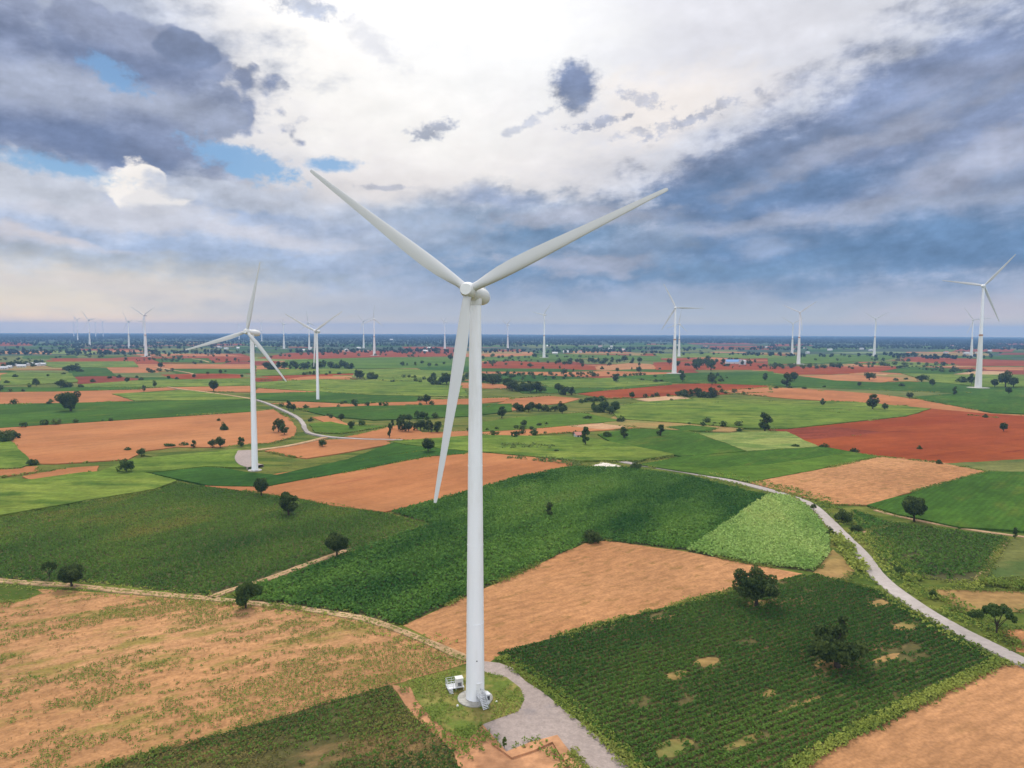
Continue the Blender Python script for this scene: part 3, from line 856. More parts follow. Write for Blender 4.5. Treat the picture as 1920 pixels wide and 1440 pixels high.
SPUR = strip('track', [(395, 1122), (430, 1108), (500, 1087), (560, 1065), (620, 1044), (650, 1033)], 2.4, SOIL['track'], z=0.28)
strip('track', [(650, 1033), (720, 1009), (812, 981)], 1.0, SOIL['olive'], z=0.28)
strip('track', [(1640, 957), (1700, 972), (1740, 980), (1820, 994), (1900, 1005), (1940, 1010)], 2.0, SOIL['track'], z=0.28)
strip('track', [(1615, 1000), (1640, 995), (1682, 983)], 1.8, SOIL['track'], z=0.28)
strip('track', [(1888, 1012), (1862, 1045), (1835, 1090)], 2.0, SOIL['track'], z=0.28)
strip('gravel_apron', [(462, 848), (456, 862), (466, 874), (480, 878)], 9.0, SOIL['gravel'], z=1.35)

# ------------------------------------------------------------------ crops, weeds and verge grass
def inside(px, py, poly):
    c = np.zeros(len(px), bool)
    n = len(poly)
    j = n - 1
    for i in range(n):
        xi, yi, xj, yj = poly[i][0], poly[i][1], poly[j][0], poly[j][1]
        with np.errstate(divide='ignore', invalid='ignore'):
            t = ((yi > py) != (yj > py)) & (px < (xj - xi) * (py - yi) / (yj - yi + 1e-12) + xi)
        c ^= t
        j = i
    return c

def scatter(poly, dx_, dy_, ang, jit=0.35):
    A = np.array([[p[0], p[1]] for p in poly])
    c, s = math.cos(ang), math.sin(ang)
    u, v = A @ [c, s], A @ [-s, c]
    gu, gv = np.meshgrid(np.arange(u.min(), u.max(), dx_), np.arange(v.min(), v.max(), dy_))
    gu = gu + RNG.uniform(-jit, jit, gu.shape) * dx_
    gv = gv + RNG.normal(0, jit * 0.3, gv.shape) * dy_
    gu, gv = gu.ravel(), gv.ravel()
    x, y = gu * c - gv * s, gu * s + gv * c
    k = inside(x, y, [tuple(p[:2]) for p in poly])
    return x[k], y[k]

def in_view(x, y, margin=60):
    P_ = np.stack([x, y, np.full_like(x, -CAM_H)], 1)
    z = P_ @ _f
    X = 960 + F * (P_ @ _r) / z
    Y = 720 - F * (P_ @ _u) / z
    return (z > 5) & (X > -margin) & (X < 1920 + margin) & (Y < 1440 + margin)

def plants(name, x, y, h, r, leaves, leaf, mat, tone, z0=0.2, up=0.9, aspect=0.55):
    n = len(x)
    if not n:
        return
    H = h * RNG.uniform(0.7, 1.2, n)
    th = RNG.uniform(0, 2 * np.pi, (n, leaves))
    rr = np.sqrt(RNG.uniform(0, 1, (n, leaves))) * r
    zz = (1 - (rr / r) ** 2 * 0.6) * RNG.uniform(0.45, 1.0, (n, leaves)) * H[:, None]
    cen = np.stack([x[:, None] + rr * np.cos(th), y[:, None] + rr * np.sin(th), z0 + zz], -1).reshape(-1, 3)
    nr = RNG.normal(0, 0.55, cen.shape)
    nr[:, 2] += up
    nr[:, 0] += (0.5 * np.cos(th)).ravel(); nr[:, 1] += (0.5 * np.sin(th)).ravel()
    nr /= np.linalg.norm(nr, axis=1, keepdims=True)
    q = leaf_quads(cen, nr, leaf * RNG.uniform(0.7, 1.3, len(cen)), aspect)
    tn = np.repeat(np.asarray(tone), leaves) + RNG.uniform(-0.25, 0.25, len(cen))
    o = link(name, quads_mesh(name, q, [mat], tn))
    return tag(o, kind='stuff')

COUNT = {}
main_x, main_y = ground(891, 1308)[:2]
def crop(key, name, dx_, dy_, ang, h, r, leaves, leaf, mat, bare=0.0, tone_seed=1, tone_gain=1.0, tone_off=0.0, bare_scale=0.03, yellow=None, jit=0.35, patches=()):
    x, y = scatter(FIELDS[key], dx_, dy_, ang, jit)
    k = in_view(x, y)
    x, y = x[k], y[k]
    c, s = math.cos(ang), math.sin(ang)
    u, v = x * c + y * s, -x * s + y * c
    if bare:
        b = fbm(u * bare_scale * 0.45, v * bare_scale, 11 + tone_seed, 5)
        keep = b < np.quantile(b, 1 - bare) + RNG.uniform(-0.03, 0.03, len(b))
        x, y, u, v = x[keep], y[keep], u[keep], v[keep]
    for path, clear in ((SPUR, 1.7), (TRACK, 1.7), (ROAD, 3.0)):
        near = np.full(len(x), 1e9)
        for p in path:
            near = np.minimum(near, (x - p[0]) ** 2 + (y - p[1]) ** 2)
        keep = near > (clear * clear + 4.0)
        x, y, u, v = x[keep], y[keep], u[keep], v[keep]
    for (qx, qy, ra, rb) in [(p[0], p[1], p[2] * .6, p[3] * .6) for p in patches]:
        g = ground(qx, qy)
        gu, gv = g[0] * c + g[1] * s, -g[0] * s + g[1] * c
        e = ((u - gu) / ra) ** 2 + ((v - gv) / rb) ** 2 + (fbm(u * 0.35, v * 0.35, 17, 3) - 0.5) * 2.6
        keep = e > RNG.uniform(0.0, 1.7, len(e)) - 0.15
        x, y, u, v = x[keep], y[keep], u[keep], v[keep]
    t = (fbm(u * 0.02, v * 0.05, 31 + tone_seed, 4) - 0.5) * 2.2 * tone_gain + 0.45 + tone_off
    if yellow is not None:
        t = t + yellow(x, y)
    COUNT[name] = COUNT.get(name, 0) + len(x) * leaves
    plants(name, x, y, h, r, leaves, leaf, mat, t, z0=FIELD_LEVEL[key])

def yellow_left(x, y):
    g = ground(60, 1000)
    d = np.hypot((x - g[0]) / 95, (y - g[1]) / 55)
    g2 = ground(300, 945)
    d2 = np.hypot((x - g2[0]) / 70, (y - g2[1]) / 30)
    n = fbm(x * 0.03, y * 0.03, 77, 4)
    return np.clip(1.15 - d, 0, 1) * 0.9 * n + np.clip(1.1 - d2, 0, 1) * 0.5 * n

ANG_F = plain_angle((500, 1090), (720, 1010))
crop('left', 'low_crop', 1.25, 1.25, ANG_F, 0.8, 0.75, 13, 0.33, MAT_CROP, 0.0, 1, 0.9, -0.05, yellow=yellow_left)
crop('centre', 'tall_crop', 1.15, 1.25, ANG_F, 1.6, 0.92, 12, 0.47, MAT_CROP2, 0.0, 2, 1.1, 0.08)
crop('cane', 'sugar_cane', 0.95, 1.1, ANG_F + 0.5, 2.0, 0.75, 13, 0.43, MAT_CANE, 0.0, 3, 0.9, 0.1)
crop('rows', 'row_crop', 0.42, 1.55, ANG_ROW, 0.75, 0.50, 11, 0.26, MAT_CROP, 0.02, 4, 0.9, -0.22, jit=0.35, bare_scale=0.14, patches=[(1325, 1242, 7, 3.5), (1270, 1266, 6, 3), (1262, 1402, 8, 4), (1255, 1272, 3, 2), (1645, 1132, 8, 4), (1695, 1175, 9, 4), (1560, 1248, 11, 6), (1660, 1235, 9, 2), (1720, 1230, 12, 2), (1440, 1300, 4, 2), (1395, 1390, 9, 2), (1500, 1320, 12, 1.2), (1420, 1132, 8, 4), (1130, 1180, 7, 1.5), (1240, 1160, 9, 1.0), (1400, 1205, 4, 2)])
crop('bottom', 'mixed_crop', 0.7, 1.7, ANG_ROW, 0.75, 0.58, 9, 0.26, MAT_CROP, 0.16, 5, 1.3, -0.1, bare_scale=0.05)
x, y = scatter(FIELDS['bottom'], 0.9, 0.9, ANG_ROW)
k = in_view(x, y); x, y = x[k], y[k]
n_ = fbm(x * 0.06, y * 0.06, 71, 4)
k = n_ + RNG.uniform(-.08, .08, len(x)) > np.quantile(n_, 0.2)
plants('field_weeds', x[k], y[k], 0.4, 0.5, 6, 0.22, MAT_DRYGRASS, n_[k] * 2 - 0.7, z0=0.25)
crop('right', 'low_crop', 1.3, 1.35, ANG_ROW, 0.8, 0.75, 6, 0.5, MAT_CROP, 0.06, 6, 0.8, -0.1)
crop('small', 'low_crop', 1.3, 1.35, ANG_ROW, 0.9, 0.75, 6, 0.5, MAT_CROP2, 0.0, 7, 0.8, -0.1)

# weeds on the stubble to the left: thick in drifts along the old rows
x, y = scatter(FIELDS['weedy'], 0.8, 0.8, ANG_LEFT)
k = in_view(x, y); x, y = x[k], y[k]
c_, s_ = math.cos(ANG_LEFT), math.sin(ANG_LEFT)
u_, v_ = x * c_ + y * s_, -x * s_ + y * c_
dn = fbm(u_ * 0.02, v_ * 0.05, 91, 5) * 0.5 + fbm(u_ * 0.16, v_ * 0.4, 95, 4) * 0.5
k = dn + RNG.uniform(-0.05, 0.05, len(x)) > np.quantile(dn, 0.60)
plants('field_weeds', x[k], y[k], 0.22, 0.5, 8, 0.17, MAT_WEED, dn[k] * 2 - 0.6 + RNG.uniform(-.3, .3, k.sum()), up=1.0)
k = RNG.uniform(0, 1, len(x)) < 0.16
plants('field_weeds', x[k], y[k], 0.18, 0.4, 4, 0.16, MAT_STRAW, RNG.uniform(0, 1, k.sum()), up=1.0)

def verge(name, pts, width, per_m, h, r, mat, leaves=6, leaf=0.35, side=0.0, tone=0.5, bare=0.45):
    W_ = [ground(*p) for p in pts] if len(pts[0]) == 2 else pts
    X, Y = [], []
    for a, b in zip(W_[:-1], W_[1:]):
        L = np.linalg.norm(b - a)
        n = max(1, int(L * per_m))
        t = RNG.uniform(0, 1, n)
        d = (b - a) / (L + 1e-9)
        off = side + RNG.uniform(-width / 2, width / 2, n)
        X.append(a[0] + d[0] * L * t - d[1] * off)
        Y.append(a[1] + d[1] * L * t + d[0] * off)
    x, y = np.concatenate(X), np.concatenate(Y)
    n = fbm(x * 0.09, y * 0.09, 51, 3)
    k = n > bare - 0.1
    plants(name, x[k], y[k], h, r, leaves, leaf, mat, tone + (n[k] - 0.5) * 1.6)

# grass margins that grow ragged along the field edges
MX, MY, MS = [], [], []
for kf, poly in FIELDS.items():
    A = np.array(poly)[:, :2]
    Bn = np.roll(A, -1, 0)
    for a, b in zip(A, Bn):
        d = np.hypot(*a)
        if d > 1100:
            continue
        Ls = np.hypot(*(b - a))
        n = int(Ls * min(3.0, 700 / d)) + 1
        t = RNG.uniform(0, 1, n)
        p = a + (b - a) * t[:, None] + RNG.normal(0, 0.5 + d * 0.0006, (n, 2))
        MX.append(p[:, 0]); MY.append(p[:, 1]); MS.append(np.full(n, d))
MX, MY, MS = map(np.concatenate, (MX, MY, MS))
k = in_view(MX, MY) & (fbm(MX * 0.03, MY * 0.03, 131, 4) > 0.55) & (np.hypot(MX - main_x, MY - main_y) > 25)
MX, MY, MS = MX[k], MY[k], MS[k]
for lo, hi, leaf in ((0, 330, .32), (330, 620, .55), (620, 1100, .9)):
    k = (MS >= lo) & (MS < hi)
    plants('field_margin', MX[k], MY[k], 0.35 + leaf * .7, 0.6 + leaf * .8, 5, leaf, MAT_MARGIN, fbm(MX[k] * 0.05, MY[k] * 0.05, 133, 3) * 2 - .5)
verge('track_grass', TRACK, 0.6, 2.5, 0.2, 0.3, MAT_WEED, 5, 0.16, tone=0.5, bare=0.4)
verge('track_grass', SPUR, 0.6, 2.5, 0.2, 0.3, MAT_WEED, 5, 0.16, tone=0.5, bare=0.4)
# bare soil showing where the row crop failed
for (qx, qy, ra, rb) in [(1325, 1242, 7, 3.5), (1270, 1266, 6, 3), (1262, 1402, 8, 4), (1645, 1132, 8, 4), (1695, 1175, 9, 4), (1560, 1248, 9, 5), (1660, 1235, 9, 2), (1440, 1300, 4, 2), (1395, 1390, 9, 2), (1500, 1320, 12, 1.2), (1420, 1132, 7, 3.5), (1240, 1160, 9, 1.0)]:
    g = ground(qx, qy)
    mb = MB()
    nb = 28
    ring = []
    for i in range(nb):
        a = 2 * math.pi * i / nb
        w = 0.55 + 0.55 * fbm(np.array([qx + 2.2 * math.cos(a)]), np.array([qy + 2.2 * math.sin(a)]), 7, 3)[0]
        lx, ly = 0.62 * ra * w * math.cos(a), 0.62 * rb * w * math.sin(a)
        ring.append((g[0] + lx * math.cos(ANG_ROW) - ly * math.sin(ANG_ROW), g[1] + lx * math.sin(ANG_ROW) + ly * math.cos(ANG_ROW), FIELD_LEVEL['rows'] + 0.012))
    mb.add(ring, [tuple(range(nb))])
    tag(mb.build('bare_soil_ground', SOIL['brown']), kind='structure')
i0 = len(ROAD) // 5
verge('verge_grass', ROAD[i0:], 7, 4.0, 0.9, 0.6, MAT_VERGE, side=6.0)
verge('verge_grass', ROAD[i0:], 9, 4.0, 1.0, 0.7, MAT_WEED, side=9.5, bare=0.5)
verge('verge_grass', ROAD[i0:], 4, 2.2, 0.7, 0.5, MAT_VERGE, side=-4.2)
verge('verge_grass', [(1560, 1005), (1580, 1022), (1600, 1052), (1620, 1075)], 5, 4, 2.0, 1.0, MAT_VERGE, leaf=0.6)
verge('verge_grass', [(1880, 1240), (1760, 1297), (1625, 1362), (1540, 1410), (1480, 1450)], 2.6, 10.0, 0.9, 0.5, MAT_VERGE, 7, 0.26, bare=0.0, tone=0.6)
verge('verge_grass', [(940, 1232), (1000, 1272), (1062, 1320), (1110, 1362), (1200, 1450)], 4.0, 9, 0.6, 0.5, MAT_VERGE, 5, 0.25, bare=0.0, tone=0.3)
verge('verge_grass', TRACK, 4.5, 2.0, 0.45, 0.5, MAT_VERGE, 5, 0.25, side=2.4, tone=0.6)
verge('verge_grass', TRACK, 4.5, 2.0, 0.45, 0.5, MAT_VERGE, 5, 0.25, side=-2.6, tone=0.6)
verge('verge_grass', [(960, 858), (1000, 862), (1060, 868), (1095, 876)], 12, 2.0, 2.0, 1.2, MAT_LEAF_LIGHT, 7, 0.7, bare=0.4)
verge('verge_grass', [(940, 840), (990, 838), (1040, 842)], 16, 1.6, 2.2, 1.3, MAT_LEAF_LIGHT, 7, 0.8, bare=0.4)
verge('verge_grass', [(1700, 1085), (1790, 1100), (1840, 1100)], 5, 4, 1.4, 0.7, MAT_VERGE, leaf=0.4)
verge('verge_grass', [(1836, 1096), (1880, 1100), (1930, 1104)], 4, 6, 2.4, 0.7, MAT_WEED, leaf=0.5, bare=0)
x, y = scatter(FIELDS['lawn'], 0.6, 0.6, 0.3)
n_ = fbm(x * 0.12, y * 0.12, 61, 4)
pc = ground(891, 1308)
k = (np.hypot(x - pc[0], y - pc[1]) > 4.0) & (n_ + RNG.uniform(-.1, .1, len(x)) > 0.40)
plants('lawn_grass', x[k], y[k], 0.2, 0.4, 5, 0.2, MAT_VERGE, (n_[k] - 0.40) * 2.0, up=1.2)
x, y = scatter(FIELDS['dirt'], 0.8, 0.8, 0.3)
n_ = fbm(x * 0.10, y * 0.10, 63, 4)
k = (n_ + RNG.uniform(-.1, .1, len(x)) > 0.62) & in_view(x, y)
plants('field_weeds', x[k], y[k], 0.6, 0.5, 6, 0.28, MAT_WEED, n_[k])

# ------------------------------------------------------------------ wind turbines
def blade_mesh(L, name='blade'):
    """an airfoil loft along +X with root on the axis, chord mostly in the rotor plane (Y), thickness along Z"""
    mb = MB()
    st = [(0.02, 1.95, 1.0, 0.0, 0.5), (0.06, 2.05, 0.95, 4, .5), (0.11, 2.6, 0.66, 12, .44), (0.17, 3.1, 0.42, 12, .40), (0.25, 3.35, 0.30, 9, .38), (0.35, 3.2, 0.25, 7, .37), (0.48, 2.75, 0.21, 4, .36), (0.6, 2.25, 0.18, 3, .36), (0.75, 1.7, 0.17, 1.5, .36), (0.88, 1.28, 0.16, 0.5, .37), (0.96, 1.0, 0.16, 0, .4), (0.99, 0.86, 0.16, 0, .42), (1.0, 0.62, 0.16, 0, .45)]
    k = L / 39.0
    n = 24
    R = []
    for (t, ch, th, tw, ax) in st:
        ch *= k * 0.77
        ring = []
        for i in range(n):
            a = 2 * math.pi * i / n
            cx_ = 0.5 - 0.5 * math.cos(a)
            if th > 0.9:
                yy, zz = math.cos(a) * ch / 2 * -1, math.sin(a) * ch / 2
            else:
                yt = 5 * th * (0.2969 * math.sqrt(max(cx_, 0)) - 0.126 * cx_ - 0.3516 * cx_ ** 2 + 0.2843 * cx_ ** 3 - 0.1036 * cx_ ** 4)
                yy = (cx_ - ax) * ch
                zz = (yt if a <= math.pi else -yt) * ch
            c, s = math.cos(rad(tw)), math.sin(rad(tw))
            ring.append((t * L, yy * c - zz * s, yy * s + zz * c + 0.045 * L * t * t * 0.25))
        R.append(ring)
    mb.rings(R)
    return mb.mesh(name, MAT_BLADE, True)

_cache = {}
def turbine(x_base, y_base, hub_px, yaw, phase, L, label, tall=False, detail=False, cone=4.0, group=None, dist_z=0.0):
    g = ground(x_base, y_base)
    over = 4.0
    rr = ray(*hub_px)
    dep = g[1] - over * math.cos(rad(yaw))
    hub = CAM + rr * (dep / rr[1])
    hz = hub[2]
    root = empty('wind_turbine', (g[0], g[1], 0.0))
    tag(root, label, 'wind turbine', group or 'wind turbines standing across the fields')
    key = ('t', tall, round(hz), detail)
    top_z = hz - 2.0
    if key not in _cache:
        parts = []
        if not tall:
            s = top_z / 78.0
            mb = MB()
            prof = []
            for kx in range(5):
                t0, t1 = kx / 5, (kx + 1) / 5
                r0, r1 = 1.85 - 0.75 * t0, 1.85 - 0.75 * t1
                z0, z1 = 0.2 + (top_z - 0.2) * t0, 0.2 + (top_z - 0.2) * t1
                prof += [(r0 * s, z0), (r1 * s + .0, z1 - 0.14), (r1 * s + .035, z1 - 0.13), (r1 * s + .035, z1 - 0.01)] if kx < 4 else [(r0 * s, z0), (r1 * s, z1)]
            mb.lathe(prof, 48 if detail else 20)
            parts.append(('tower', mb.mesh('tower', MAT_TOWER, True)))
            mb = MB(); mb.lathe([(3.45, -0.3), (3.45, 0.24), (3.3, 0.32), (1.7, 0.34)], 48 if detail else 20)
            parts.append(('foundation', mb.mesh('foundation', SOIL['concrete'], True)))
        else:
            zc = top_z * 0.52
            mb = MB(); mb.lathe([(4.2, 0), (2.3, zc)], 24)
            parts.append(('concrete_tower', mb.mesh('concrete_tower', MAT_CONC, True)))
            mb = MB(); mb.lathe([(2.36, zc), (2.36, zc + 2.2)], 24)
            parts.append(('tower_band', mb.mesh('tower_band', MAT_BAND, True)))
            mb = MB(); mb.lathe([(2.05, zc + 2.2), (1.4, top_z)], 24)
            parts.append(('steel_tower', mb.mesh('steel_tower', MAT_TOWER, True)))
            mb = MB(); mb.lathe([(13, -0.3), (13, 0.9), (12, 1.1)], 24)
            parts.append(('foundation', mb.mesh('foundation', SOIL['concrete'], True)))
        _cache[key] = parts
    for nm, me in _cache[key]:
        link(nm, me, root)
    # nacelle frame: local -Y is the wind side
    M = Matrix.Translation((0, 0, hz)) @ Matrix.Rotation(rad(-yaw), 4, 'Z') @ Matrix.Rotation(rad(5), 4, 'X').inverted()
    if tall:
        kN = ('n', 1)
    else:
        kN = ('n', 0)
    if kN not in _cache:
        s = L / 39.0 if tall else 1.0
        Ry = Matrix.Rotation(rad(-90), 4, 'X')         # lathe axis z -> +y
        mb = MB()
        prof = [(0.0, -2.6), (1.0, -2.55), (1.2, -2.0), (1.32, -0.8), (1.4, 1.0), (1.52, 2.8), (1.5, 4.2), (1.2, 5.5), (0.6, 6.2), (0.0, 6.35)]
        n = 24
        R = []
        for (r, z) in prof:
            R.append([Vector((r * 1.0 * math.cos(2 * math.pi * i / n) * s, z * s, (r * 1.08 * math.sin(2 * math.pi * i / n) - 0.15) * s)) for i in range(n)])
        mb.rings(R)
        mb.box((0, 3.4 * s, 1.45 * s), (1.3 * s, 1.6 * s, 0.35 * s))
        _cache[kN] = mb.mesh('nacelle', MAT_NAC, True)
        mb = MB(); mb.lathe([(1.18 * s, -2.2 * s), (1.22 * s, -1.9 * s), (1.22 * s, -1.0 * s)], 24)
        _cache[kN + ('y',)] = mb.mesh('yaw_ring', MAT_NAC, True)
        mb = MB()
        prof = [(0.0, -1.52), (1.02, -1.50), (1.12, -1.40), (1.18, -0.9), (1.42, -0.5), (1.48, 0.3), (1.40, 0.9), (1.1, 1.2), (0.0, 1.22)]
        R = [[Vector((r * math.cos(2 * math.pi * i / n) * s, z * s, r * math.sin(2 * math.pi * i / n) * s)) for i in range(n)] for (r, z) in prof]
        mb.rings(R)
        _cache[kN + ('h',)] = mb.mesh('hub', MAT_NAC, True)
    nac = link('nacelle', _cache[kN], root)
    nac.matrix_local = M
    yr = link('yaw_ring', _cache[kN + ('y',)], root)
    yr.location = (0, 0, hz)
    hubo = link('hub', _cache[kN + ('h',)], root)
    Hm = M @ Matrix.Translation((0, -over, 0))
    hubo.matrix_local = Hm
    kB = ('b', round(L))
    if kB not in _cache:
        _cache[kB] = blade_mesh(L)
    # rotor plane is local XZ; blade local X -> radial, local Z -> towards the wind (-Y)
    B0 = Matrix(((1, 0, 0, 0), (0, 0, -1, 0), (0, 1, 0, 0), (0, 0, 0, 1)))
    for j in range(3):
        a = rad(phase + 120 * j)
        b = link('blade', _cache[kB], hubo)
        b.matrix_local = Matrix.Rotation(-a, 4, 'Y') @ Matrix.Rotation(rad(cone), 4, 'Z').inverted() @ B0
    return root, g, hub

main, main_g, main_hub = turbine(891, 1310, (884.5, 547.5), 16, 24, 39.0, 'large white wind turbine in the middle, on a round concrete pad beside the gravel', detail=True)
turbine(478, 882, (473, 623), 16, 76, 35.5, 'white wind turbine with one blade straight up, beside the bend of the left road')
turbine(596, 750, (594, 621), 12, 32, 37.0, 'white turbine on a green field right of the winding road, Y shaped rotor')
TALL = [
    (1834, 728, (1841, 536), -136, 10, 50.0, 'tall conical white turbine with a rust band near the right edge, among dark trees'),
    (1264, 701, (1266, 577), -160, 62, 46.0, 'tall tapered turbine at the end of an orange field, one blade level to the right'),
    (1497, 683, (1500, 586), 16, 36, 42.0, 'tall turbine in front of a thinner one, behind the broad red field'),
    (274, 669, (270, 591), 12, 30, 42.0, 'tall turbine with a Y rotor on a pink strip, a smaller one hidden behind'),
    (702, 667, (701, 598), 10, 85, 40.0, 'pale turbine with one blade upright, taller of the close pair left of the main tower'),
    (1020, 671, (1019, 590), 40, 48, 40.0, 'slim turbine alone above dark woods, just right of the main tower'),
    (1639, 668, (1641, 598), 14, 30, 42.0, 'white turbine standing alone on a small red field before the blue plain'),
    (168.5, 648, (166.5, 600), 14, 8, 52.0, 'turbine in the left cluster, the one with a long blade pointing up left'),
    (146, 640, (145, 599.5), 14, 15, 48.0, 'turbine in the left cluster, taller of the two standing close together'),
    (138.5, 632, (137, 604), 10, 60, 60.0, 'faint small turbine at the outer end of the left cluster'),
    (179.5, 633, (179, 604), 16, 30, 56.0, 'faint small turbine in the left cluster, just behind the long bladed one'),
    (193.5, 632, (192, 604), 16, 20, 58.0, 'faint small turbine at the inner end of the left cluster'),
    (242, 653, (240.5, 603), 30, 5, 46.0, 'slim turbine over the blue woods with one blade level, left of the Y rotor'),
    (271.5, 652, (268.5, 603), 30, 55, 42.0, 'turbine almost hidden behind the tower of the one with a Y rotor'),
    (448.5, 638, (447.5, 609), 60, 88, 50.0, 'faint turbine behind the left blade of the road bend turbine'),
    (491, 640, (490.5, 605), 40, 30, 46.0, 'faint turbine just right of the hub of the road bend turbine'),
    (532.5, 654, (532, 607), 60, 40, 44.0, 'thin turbine seen nearly edge on, between the two near left turbines'),
    (580, 657, (579, 605), 25, 100, 46.0, 'pale turbine with one blade upright behind the Y rotor on the green field'),
    (682, 653, (681, 602), 14, 15, 44.0, 'shorter of the close pair left of the main tower, one blade down'),
    (834, 654, (833.5, 603), 60, 30, 40.0, 'thin pale turbine close left of the main lower blade'),
    (952, 656, (953, 609), 60, 30, 40.0, 'faint slender turbine between the main tower and the slim lone one'),
    (1273, 669, (1274, 607), 40, 80, 40.0, 'small pale turbine just behind the one with a level blade'),
    (1485, 666, (1487, 607), 20, 30, 40.0, 'thinner turbine half behind the tall one near the broad red field'),
    (1821, 670, (1824, 600), 14, 6, 46.0, 'small pale turbine just left of the conical tower with the rust band'),
]
for (bx_, by_, hp, yw, ph, L, lab) in TALL:
    turbine(bx_, by_, hp, yw, ph, L, lab, tall=True)

# foot of the main turbine: door, stair with landing, cooler box, junction hatch
s = (main_hub[2] - 2) / 78.0
fr = Matrix.Rotation(rad(-62), 4, 'Z')        # +X of this frame points to the stair
def at_foot(nm, mb, mats, parent=main):
    o = mb.build(nm, mats, parent)
    o.matrix_local = fr
    return o
mb = MB(); mb.box((1.82 * s, 0, 2.75), (0.16, 0.95, 2.1)); mb.box((1.86 * s, 0, 3.86), (0.2, 1.15, 0.1))
dr = at_foot('door', mb, MAT_NAC)
mb = MB(); mb.box((1.82 * s + 0.11, 0.3, 2.7), (0.05, 0.06, 0.3)); mb.build('handle', MAT_DARK, dr)
st = empty('entry_stair', (0, 0, 0)); st.parent = main; st.matrix_local = fr
mb = MB()
mb.box((2.55 * s, 0, 1.66), (1.3, 1.3, 0.08))
for sy in (-.6, .6):
    for sx in (-.5, .58):
        mb.box((2.55 * s + sx, sy, 0.98), (0.08, 0.08, 1.3))
mb.build('landing', MAT_STEEL, st)
mb = MB()
for i in range(7):
    mb.box((2.55 * s + 0.78 + i * 0.24, 0, 1.46 - i * 0.2), (0.25, 0.95, 0.05))
for sy in (-.5, .5):
    mb.tube([(2.55 * s + 0.65, sy, 1.62), (2.55 * s + 2.4, sy, 0.2)], 0.06, 6)
mb.build('steps', MAT_STEEL, st)
mb = MB()
for sy in (-.58, .58):
    a, b = (2.55 * s + 0.65, sy, 1.7), (2.55 * s + 2.4, sy, 0.25)
    for hh in (0.55, 1.05):
        mb.tube([(2.55 * s - 0.55, sy, 1.7 + hh), (a[0], sy, 1.7 + hh), (b[0], sy, b[2] + hh)], 0.035, 6)
    for t in (0, 0.5, 1):
        mb.tube([(a[0] + (b[0] - a[0]) * t, sy, a[2] + (b[2] - a[2]) * t), (a[0] + (b[0] - a[0]) * t, sy, a[2] + (b[2] - a[2]) * t + 1.05)], 0.035, 6)
    mb.tube([(2.55 * s - 0.55, sy, 1.7), (2.55 * s - 0.55, sy, 2.75)], 0.035, 6)
mb.build('railing', MAT_STEEL, st)
mb = MB(); mb.box((2.0 * s + 0.9, 1.15, 1.25), (1.3, 0.8, 1.8)); mb.box((2.0 * s + 0.9, 1.15, 2.18), (1.42, 0.92, 0.08))
cb = at_foot('cooler_cabinet', mb, MAT_STEEL)
mb = MB(); mb.box((2.0 * s + 1.57, 1.15, 1.5), (0.05, 0.55, 0.8)); mb.build('grille', MAT_DARK, cb)
mb = MB(); mb.box((0.35, -1.62 * s, 8.4), (0.35, 0.24, 0.22)); mb.build('vent', MAT_DARK, main)

# transformer platform to the left of the foot
tp = ground(853, 1292)
tr = empty('transformer_station', (tp[0], tp[1], 0.05), rad(18))
tr.scale = (0.85, 0.85, 0.85)
tag(tr, 'white transformer cabinet on a railed steel platform left of the main tower foot', 'transformer')
mb = MB(); mb.box((0, 0, 0.75), (4.0, 2.4, 0.12))
for sx in (-1.85, 0, 1.85):
    for sy in (-1.05, 1.05):
        mb.box((sx, sy, 0.35), (0.14, 0.14, 0.7))
mb.build('platform', MAT_STEEL, tr)
mb = MB(); mb.box((0.95, -0.15, 1.76), (1.7, 1.5, 1.9)); mb.box((0.95, -0.15, 2.74), (1.85, 1.65, 0.08))
cb = mb.build('cabinet', MAT_WALL, tr)
mb = MB()
for i in range(5):
    mb.box((0.6 + i * 0.18, -0.94, 1.4), (0.1, 0.06, 0.9))
mb.build('grille', MAT_DARK, cb)
mb = MB()
cr = [(-1.95, -1.15), (-1.95, 1.15), (1.95, 1.15), (1.95, -1.15)]
for (px_, py_) in [(-1.95, -1.15), (-1.95, 0), (-1.95, 1.15), (-0.6, 1.15), (0.7, 1.15), (1.95, 1.15), (-0.6, -1.15)]:
    mb.tube([(px_, py_, 0.8), (px_, py_, 2.4)], 0.05, 6)
for hz in (1.3, 1.85, 2.4):
    mb.tube([(-0.6, -1.15, hz), (-1.95, -1.15, hz), (-1.95, 1.15, hz), (1.95, 1.15, hz)], 0.045, 6)
mb.build('railing', MAT_STEEL, tr)
mb = MB()
for i in range(4):
    mb.box((-1.3 + 0.0, -1.35 - i * 0.26, 0.62 - i * 0.18), (0.9, 0.26, 0.05))
mb.build('steps', MAT_STEEL, tr)
for i, (px_, py_, lab) in enumerate([(858, 1325, 'small white marker stone on the lawn left of the entry stair'), (931, 1318, 'small white marker stone on the lawn right of the entry stair')]):
    g = ground(px_, py_)
    mb = MB(); mb.lathe([(0.24, -0.05), (0.22, 0.25), (0.12, 0.36), (0.0, 0.38)], 10)
    o = mb.build('marker_stone', MAT_WALL, None, (g[0], g[1], FIELD_Z)); tag(o, lab, 'marker stone')

